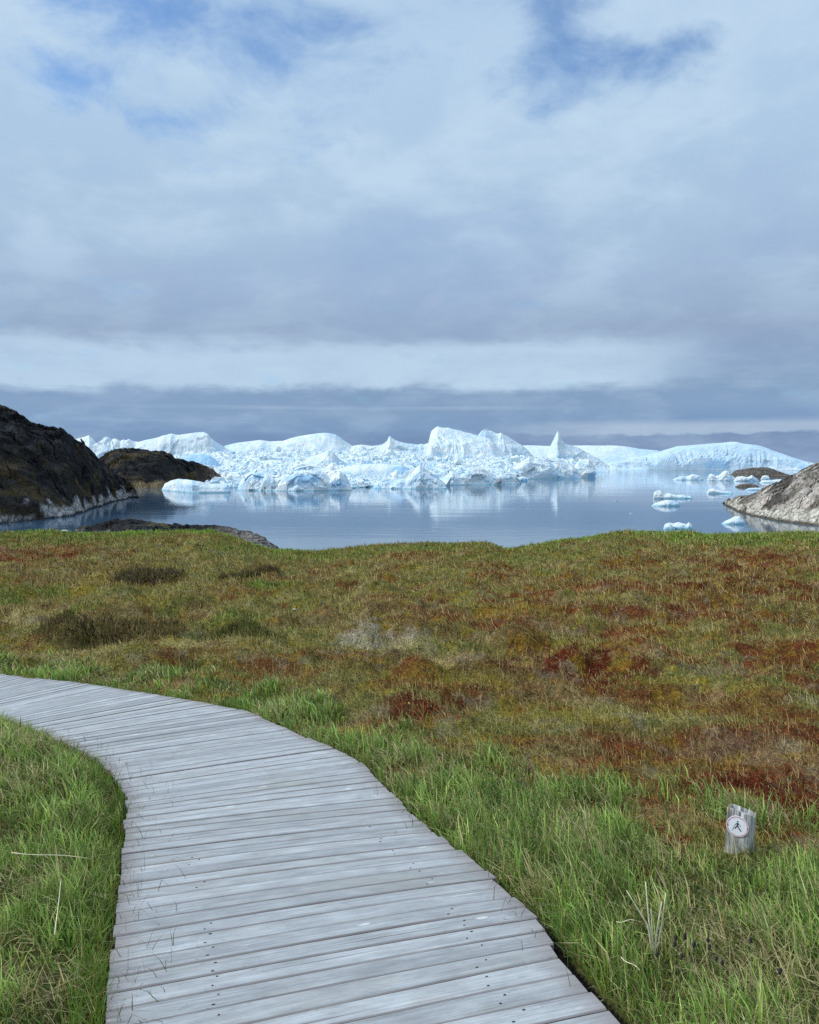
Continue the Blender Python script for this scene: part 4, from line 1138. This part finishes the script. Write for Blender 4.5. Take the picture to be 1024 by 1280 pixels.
berg('low twin humped ice floe left of the small islet', [(883, 617), (886, 611.5), (892, 610.5), (898, 612.5), (903, 613.5), (909, 613), (915, 614), (917, 617)], far(617.4), 7, amp=.8, freq=.18, seed=56, jag=1, **fl)
berg('very flat small ice floe beside the small islet', [(931, 612.4), (936, 610.3), (944, 609.6), (951, 610), (954, 612.4)], far(612.8), 6, amp=.4, freq=.2, seed=57, **fl)
berg('grey streaked ice floe with a block at its left end', [(816.5, 623), (818, 615), (822, 612.6), (827, 613), (830, 616.5), (838, 617), (846, 619), (856, 618.4), (864, 620), (866, 623)], far(623.6), 7, amp=.8, freq=.2, seed=58, jag=1, dirt=.6, **fl)
berg('wedge shaped turquoise ice floe just below the grey streaked one', [(814, 632.4), (820, 629), (828, 626), (836, 624.8), (843, 625.6), (848, 628), (851, 632.4)], far(633), 6, amp=.7, freq=.2, seed=59, jag=.7, **fl)
berg('nearest lumpy ice floe close to the grassy brow', [(829, 661), (831.5, 655), (836, 653), (842, 654), (848, 652.6), (854, 654.5), (858, 655.4), (861, 652.8), (864, 655), (867, 661)], far(661.8), 4.5, amp=.6, freq=.26, seed=60, jag=1.1, **fl)
berg('small pyramid ice floe near the tip of the grey shore', [(902, 654.6), (907, 651), (913, 648.5), (918, 645.6), (924, 645.2), (929, 648), (933, 654.6)], far(655.6), 4.5, amp=.6, freq=.24, seed=61, jag=.8, **fl)
for (px, py, w, lab) in ((770, 626, 2.2, 'tiny white ice chip floating alone in the open bay, farther of two'), (789, 642, 2.4, 'tiny white ice chip floating alone in the open bay, nearer of two')):
    berg(lab, [(px - w, py), (px - w * .3, py - 1.3), (px + w * .4, py - 1), (px + w, py)], far(py + .3), 1.2, amp=.1, freq=.8, seed=70 + px, name='ice_floe', group='ice floes in the open bay', step=.2, rows=16)

# ---- crumbled ice mass between the bergs (nobody could count it)
def chunk_proto(seed):
    r_ = np.random.default_rng(seed); bm = bmesh.new()
    for _ in range(13):
        v = r_.normal(size=3); v /= np.linalg.norm(v); v = np.sign(v) * np.abs(v) ** .7
        bm.verts.new(v * r_.uniform(.7, 1.0) * np.array([1, .85, .75]))
    res = bmesh.ops.convex_hull(bm, input=bm.verts[:])
    bmesh.ops.delete(bm, geom=[v for v in bm.verts if not v.link_faces], context='VERTS')
    bmesh.ops.triangulate(bm, faces=bm.faces[:])
    bm.verts.index_update()
    co = np.array([v.co[:] for v in bm.verts]); fa = np.array([[v.index for v in f.verts] for f in bm.faces]); bm.free()
    return co, fa
protos = [chunk_proto(k) for k in range(16)]
FRONT = np.array([(200, 606), (290, 611), (330, 611), (440, 611.5), (470, 609.5), (556, 609), (562, 606), (640, 603.5), (655, 600), (700, 598.5), (742, 597)], float)
TOPY = np.array([(195, 577), (230, 573), (262, 569), (300, 569), (340, 567), (380, 568), (420, 569), (450, 568), (480, 568), (520, 571), (545, 577), (600, 577), (640, 575), (690, 576), (720, 580), (742, 590)], float)
nx_, ny_ = 560, 110
px = np.linspace(196, 744, nx_)
Yf = sea_depth(px, np.interp(px, FRONT[:, 0], FRONT[:, 1] - 1.3))
Yb = 1150.0
T = np.linspace(0, 1, ny_)[:, None] ** 1.7
YY = Yf[None] * (1 - T) + Yb * T
topy = np.interp(px, TOPY[:, 0], TOPY[:, 1])
def field_y(T): return 1 - (1 - np.clip(T, 0, 1)) ** 2.6
scr = np.interp(px, FRONT[:, 0], FRONT[:, 1])[None] * (1 - field_y(T * 1.0)) + topy[None] * field_y(T)
cxx, _, ZZ = at_depth(np.broadcast_to(px[None], YY.shape), scr, YY)
lift = sstep(0, .012, T)
ZZ = np.maximum(ZZ, SEA) + 1.5 * lift
Pm = np.stack([cxx.ravel(), YY.ravel(), ZZ.ravel()], 1)
wa, wb_, wi = worley(Pm * np.array([.11, .05, .11]), 951)
hump = ((wi - .5) * 2.6 + (wb_ - wa) * 2 + (ridged(Pm * np.array([.11, .06, .11]), 961, 5) - .62) * 6) * np.clip(Pm[:, 1] / 650, .6, 1.6)
edge_t = np.broadcast_to(lift, YY.shape).ravel()
Pm[:, 2] += hump * edge_t * .8; Pm[:, 2] = np.where(edge_t > 0, np.maximum(Pm[:, 2], SEA + .3), SEA - 1.5)
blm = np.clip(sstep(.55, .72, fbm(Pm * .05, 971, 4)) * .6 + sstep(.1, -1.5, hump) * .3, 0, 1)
co = [Pm]; fa_q = [grid_faces(ny_, nx_)]; fa_t = []; BL = [blm]; DR = [np.zeros(len(Pm))]; off = len(Pm)
Zgrid = Pm[:, 2].reshape(ny_, nx_); Xgrid = Pm[:, 0].reshape(ny_, nx_); Ygrid = Pm[:, 1].reshape(ny_, nx_)
for k in range(7600):
    j = int(rng.random() ** 1.15 * (ny_ - 8)) + 1; i = rng.integers(2, nx_ - 2)
    Yk = Ygrid[j, i]
    s = rng.lognormal(-.05, .62) * .62 * (Yk / 500) ** .9 * (2.6 if (rng.random() < .05 and j < 45) else 1)
    if j < 3: s *= .7
    c_, f_ = protos[rng.integers(16)]
    a = rng.random() * 6.283; ca, sa = math.cos(a), math.sin(a); b = rng.normal(0, .5); cb, sb = math.cos(b), math.sin(b)
    M = np.array([[ca, -sa, 0], [sa, ca, 0], [0, 0, 1]]) @ np.array([[1, 0, 0], [0, cb, -sb], [0, sb, cb]])
    q = (c_ * np.array([1, 1, rng.uniform(.7, 1.5)])) @ M.T * s + np.array([Xgrid[j, i], Yk + rng.normal(0, 2), Zgrid[j, i] + s * .15])
    co.append(q); fa_t.append(f_ + off); off += len(q)
    BL.append(np.full(len(q), rng.choice([0, 0, .1, .25, .45, .8], p=[.30, .22, .18, .15, .10, .05]))); DR.append(np.full(len(q), .3 if rng.random() < .03 else 0))
# broad smooth slabs lying among the crumbs
for k in range(130):
    j = int(rng.random() ** 1.2 * 70) + 3; i = rng.integers(6, nx_ - 6); Yk = Ygrid[j, i]
    s = rng.uniform(2.4, 5.2) * (Yk / 500) ** .8
    c_, f_ = protos[rng.integers(16)]; a = rng.normal(0, .6); ca, sa = math.cos(a), math.sin(a); b = rng.normal(.15, .22); cb, sb = math.cos(b), math.sin(b)
    M = np.array([[ca, -sa, 0], [sa, ca, 0], [0, 0, 1]]) @ np.array([[cb, 0, sb], [0, 1, 0], [-sb, 0, cb]])
    q = (c_ * np.array([1.7, 1.3, rng.uniform(.4, .7)])) @ M.T * s + np.array([Xgrid[j, i], Yk, Zgrid[j, i] + s * .02])
    co.append(q); fa_t.append(f_ + off); off += len(q); BL.append(np.full(len(q), rng.choice([0, .12, .3]))); DR.append(np.zeros(len(q)))
# loose brash along the waterline
for k in range(260):
    i = rng.integers(0, nx_); Yk = Yf[i] - abs(rng.normal(0, 3.0)) + 1; s = rng.lognormal(-.5, .5) * .8
    X0 = (cxx[0, i] / YY[0, i]) * Yk; c_, f_ = protos[rng.integers(16)]
    q = c_ * np.array([s * 1.4, s * 1.2, s * .6]) + np.array([X0, Yk, SEA + .05])
    co.append(q); fa_t.append(f_ + off); off += len(q); BL.append(np.full(len(q), .3)); DR.append(np.zeros(len(q)))
me = mesh_np('ice_rubble', np.concatenate(co), [np.concatenate(fa_q), np.concatenate(fa_t)], m_ice, smooth=False, attr={'Blue': np.concatenate(BL), 'Dirt': np.concatenate(DR)})
tag(recenter(link('ice_rubble', me)), 'crumbled white and blue brash ice packed between the icebergs', 'brash ice', kind='stuff')

# ------------------------------------------------------------------ sky, sun
SUN_AZ = R(-88); SUN_EL = R(38)       # from the left of the view
EXPO = 0.0
w = bpy.data.worlds.new('World'); scene.world = w; w.use_nodes = True
nt = w.node_tree; nt.nodes.clear(); n = N(nt)
out = nt.nodes.new('ShaderNodeOutputWorld'); bg = nt.nodes.new('ShaderNodeBackground')
sky = nt.nodes.new('ShaderNodeTexSky'); sky.sky_type = 'NISHITA'; sky.sun_disc = False
sky.sun_elevation = SUN_EL; sky.sun_rotation = SUN_AZ % (2 * math.pi); sky.air_density = 1.0; sky.dust_density = .6; sky.ozone_density = 2.0
BGS = .10
dirv = n.coord('Generated')
sx = n.node('ShaderNodeSeparateXYZ'); nt.links.new(dirv, sx.inputs[0]); dx, dy, dz = sx.outputs
el = n.math('MULTIPLY', n.math('ARCSINE', dz), 180 / math.pi)           # degrees
az = n.math('MULTIPLY', n.math('ARCTAN2', dx, dy), 180 / math.pi)
inv = n.math('DIVIDE', 1.0, n.math('ADD', n.math('MAXIMUM', dz, 0.0), .30))
pv = n.xyz(n.math('MULTIPLY', dx, inv), n.math('MULTIPLY', dy, inv), 0.0)
pv = n.vadd(pv, (1.7, .6, 0))
nA = n.noise(pv, 2.7, 8, .55, .3); nB = n.noise(pv, 6.0, 6, .6, .2); nC = n.noise(n.vadd(pv, (7, 3, 0)), 1.1, 4, .5)
# banded layers near the horizon: angle space, stretched sideways
bv = n.xyz(n.math('MULTIPLY', az, .055), n.math('MULTIPLY', el, .55), 0.0)
nD = n.noise(bv, 1.0, 6, .6, .3); nE = n.noise(n.xyz(n.math('MULTIPLY', az, .22), n.math('MULTIPLY', el, .5), 3.0), 1.0, 6, .62)
nF = n.noise(n.xyz(n.math('MULTIPLY', az, .02), n.math('MULTIPLY', el, 1.5), 9.0), 1.0, 4, .55)
elw = n.math('ADD', el, n.math('ADD', n.math('MULTIPLY', n.math('SUBTRACT', nE, .5), n.mapr(el, 2, 7, 1.0, 2.6, 'LINEAR')), n.math('MULTIPLY', n.math('SUBTRACT', nD, .5), 1.2)))
elw = n.math('SUBTRACT', elw, n.mapr(az, -27, 27, -.35, .25, 'LINEAR'))
EMAX = 45.0
def S_(e, *c): return (e / EMAX, lin(*c))
base = n.ramp(n.math('DIVIDE', elw, EMAX), [S_(0, 120, 149, 187), S_(1.6, 115, 144, 182), S_(2.6, 127, 157, 193), S_(3.6, 134, 162, 195), S_(4.6, 133, 161, 194), S_(8.4, 146, 168, 198),
      S_(10, 155, 178, 206), S_(12.5, 163, 187, 215), S_(16, 170, 196, 223), S_(20, 174, 201, 228), S_(25, 179, 206, 233), S_(45, 188, 212, 235)])
# bright cloud band
band = n.math('MULTIPLY', n.mapr(elw, 4.7, 5.6), n.mapr(elw, 9.0, 7.4))
band = n.math('MULTIPLY', band, n.mapr(az, 23, 12, 0.0, 1.0))
band = n.math('MULTIPLY', band, n.mapr(nE, .2, .6, .72, 1.0))
c1 = n.mix(n.math('MULTIPLY', band, .97), base, lin(189, 213, 235))
# thin pale strip low on the right, lumpy bank below
lump = n.math('ADD', el, n.math('MULTIPLY', n.math('SUBTRACT', nE, .5), 1.5))
strip = n.math('MULTIPLY', n.math('MULTIPLY', n.mapr(lump, 1.75, 2.0), n.mapr(el, 3.0, 2.4)), n.mapr(az, 3, 16, 0, .85))
c2 = n.mix(strip, c1, lin(172, 191, 214))
bank = n.math('MULTIPLY', n.mapr(lump, 2.0, 1.6), n.mapr(az, 0, 14, .2, .8))
c2 = n.mix(bank, c2, lin(128, 150, 185))
thin = n.math('MULTIPLY', n.mapr(nF, .56, .68), n.math('MULTIPLY', n.mapr(el, 2.0, 3.0), n.mapr(el, 6, 4.6)))
c2 = n.mix(n.math('MULTIPLY', thin, .5), c2, lin(160, 184, 211))
# soft modelling of the cloud deck
upw = n.mapr(el, 8, 20, .25, 1.0)
lightf = n.math('MULTIPLY', n.mapr(n.math('ADD', n.math('MULTIPLY', nA, .65), n.math('MULTIPLY', nB, .35)), .44, .63), upw)
c3 = n.mix(n.math('MULTIPLY', lightf, .85), c2, lin(194, 218, 239))
darkf = n.math('MULTIPLY', n.mapr(n.math('ADD', n.math('MULTIPLY', nC, .6), n.math('MULTIPLY', nA, .4)), .54, .38), n.mapr(el, 6, 16, .2, 1.0))
c3 = n.mix(n.math('MULTIPLY', darkf, .42), c3, lin(140, 169, 213))
# openings of blue sky
def blob(a, e, ra, re):
    p = n.math('POWER', n.math('DIVIDE', n.math('SUBTRACT', az, a), ra), 2.0); q = n.math('POWER', n.math('DIVIDE', n.math('SUBTRACT', el, e), re), 2.0)
    return n.math('EXPONENT', n.math('MULTIPLY', n.math('ADD', p, q), -1.0))
bl = None
for (px_, py_, rx_, ry_, s_) in ((765, 72, 90, 34, .66), (690, 25, 40, 50, .45), (865, 50, 48, 34, .46), (775, 22, 60, 22, -.25), (150, 115, 120, 55, .54), (300, 65, 140, 60, .48), (270, 140, 90, 40, .24), (230, 0, 260, 36, .40), (222, 108, 46, 34, -.62), (620, 110, 50, 50, .28), (760, 140, 120, 40, .25), (340, 180, 90, 50, .22)):
    u_, v_, w_ = ray(px_, py_); a_ = math.degrees(math.atan2(u_, v_)); e_ = math.degrees(math.atan2(w_, math.hypot(u_, v_)))
    b_ = n.math('MULTIPLY', blob(a_, e_, rx_ / 1024 * 57.3 * .95 / math.cos(R(e_)), ry_ / 1024 * 57.3 * .85), s_)
    bl = b_ if bl is None else n.math('ADD', bl, b_)
above = n.mapr(el, 33, 44, 0, .25)
nG = n.noise(n.vadd(pv, (3.1, 8.2, 0)), 5.2, 9, .62, .35)
nH = n.noise(n.vadd(pv, (5.1, 1.2, 0)), 2.2, 5, .55, .3)
wisp = n.math('ADD', n.math('MULTIPLY', n.math('SUBTRACT', .5, nG), 3.6), n.math('MULTIPLY', n.math('SUBTRACT', .5, nH), 1.6))
gapv = n.math('ADD', n.math('MULTIPLY', n.math('ADD', bl, above), 1.75), n.math('ADD', wisp, -.38))
gap = n.mapr(gapv, -.05, 1.3, 0, .78)
# sky overhead and round the sun brightened, out of view, to light the foreground
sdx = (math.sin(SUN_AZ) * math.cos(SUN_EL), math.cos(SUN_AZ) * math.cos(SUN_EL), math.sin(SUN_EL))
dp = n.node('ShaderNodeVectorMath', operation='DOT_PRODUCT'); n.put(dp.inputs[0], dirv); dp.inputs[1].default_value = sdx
sky_boost = n.math('ADD', n.mapr(el, 32, 62, 1 / BGS, 1.8 / BGS), n.mapr(dp.outputs['Value'], .62, 1.0, 0, 1.4 / BGS))
cl10 = n.mix(1.0, c3, n.xyz(sky_boost, sky_boost, sky_boost), 'MULTIPLY')
skyc = n.mix(1.0, sky.outputs[0], (.70, 1.2, 1.65), 'MULTIPLY')
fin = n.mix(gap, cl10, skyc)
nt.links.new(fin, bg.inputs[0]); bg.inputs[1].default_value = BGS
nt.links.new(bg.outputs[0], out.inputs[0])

sl = bpy.data.lights.new('sun', 'SUN'); sl.energy = 2.1; sl.angle = R(6); sl.color = (1.0, .955, .89)
so = bpy.data.objects.new('sun', sl); COL.objects.link(so)
sd = Vector((math.sin(SUN_AZ) * math.cos(SUN_EL), math.cos(SUN_AZ) * math.cos(SUN_EL), math.sin(SUN_EL)))
so.rotation_euler = sd.to_track_quat('Z', 'Y').to_euler(); so.location = (-20, 0, 30)

# ------------------------------------------------------------------ camera and render settings
cam = bpy.data.cameras.new('camera'); co_ = bpy.data.objects.new('camera', cam); COL.objects.link(co_)
cam.sensor_fit = 'HORIZONTAL'; cam.sensor_width = 36; cam.lens = 36.0
cam.clip_start = .05; cam.clip_end = 60000
co_.location = CAM.tolist(); co_.rotation_euler = (math.pi / 2 - PITCH, 0, 0)
scene.camera = co_
vs = scene.view_settings; vs.view_transform = 'Standard'; vs.look = 'None'; vs.exposure = EXPO; vs.gamma = 1; vs.use_curve_mapping = False
scene.render.engine = 'CYCLES'
scene.cycles.use_denoising = False
scene.cycles.max_bounces = 6; scene.cycles.diffuse_bounces = 3; scene.cycles.glossy_bounces = 3; scene.cycles.transmission_bounces = 3
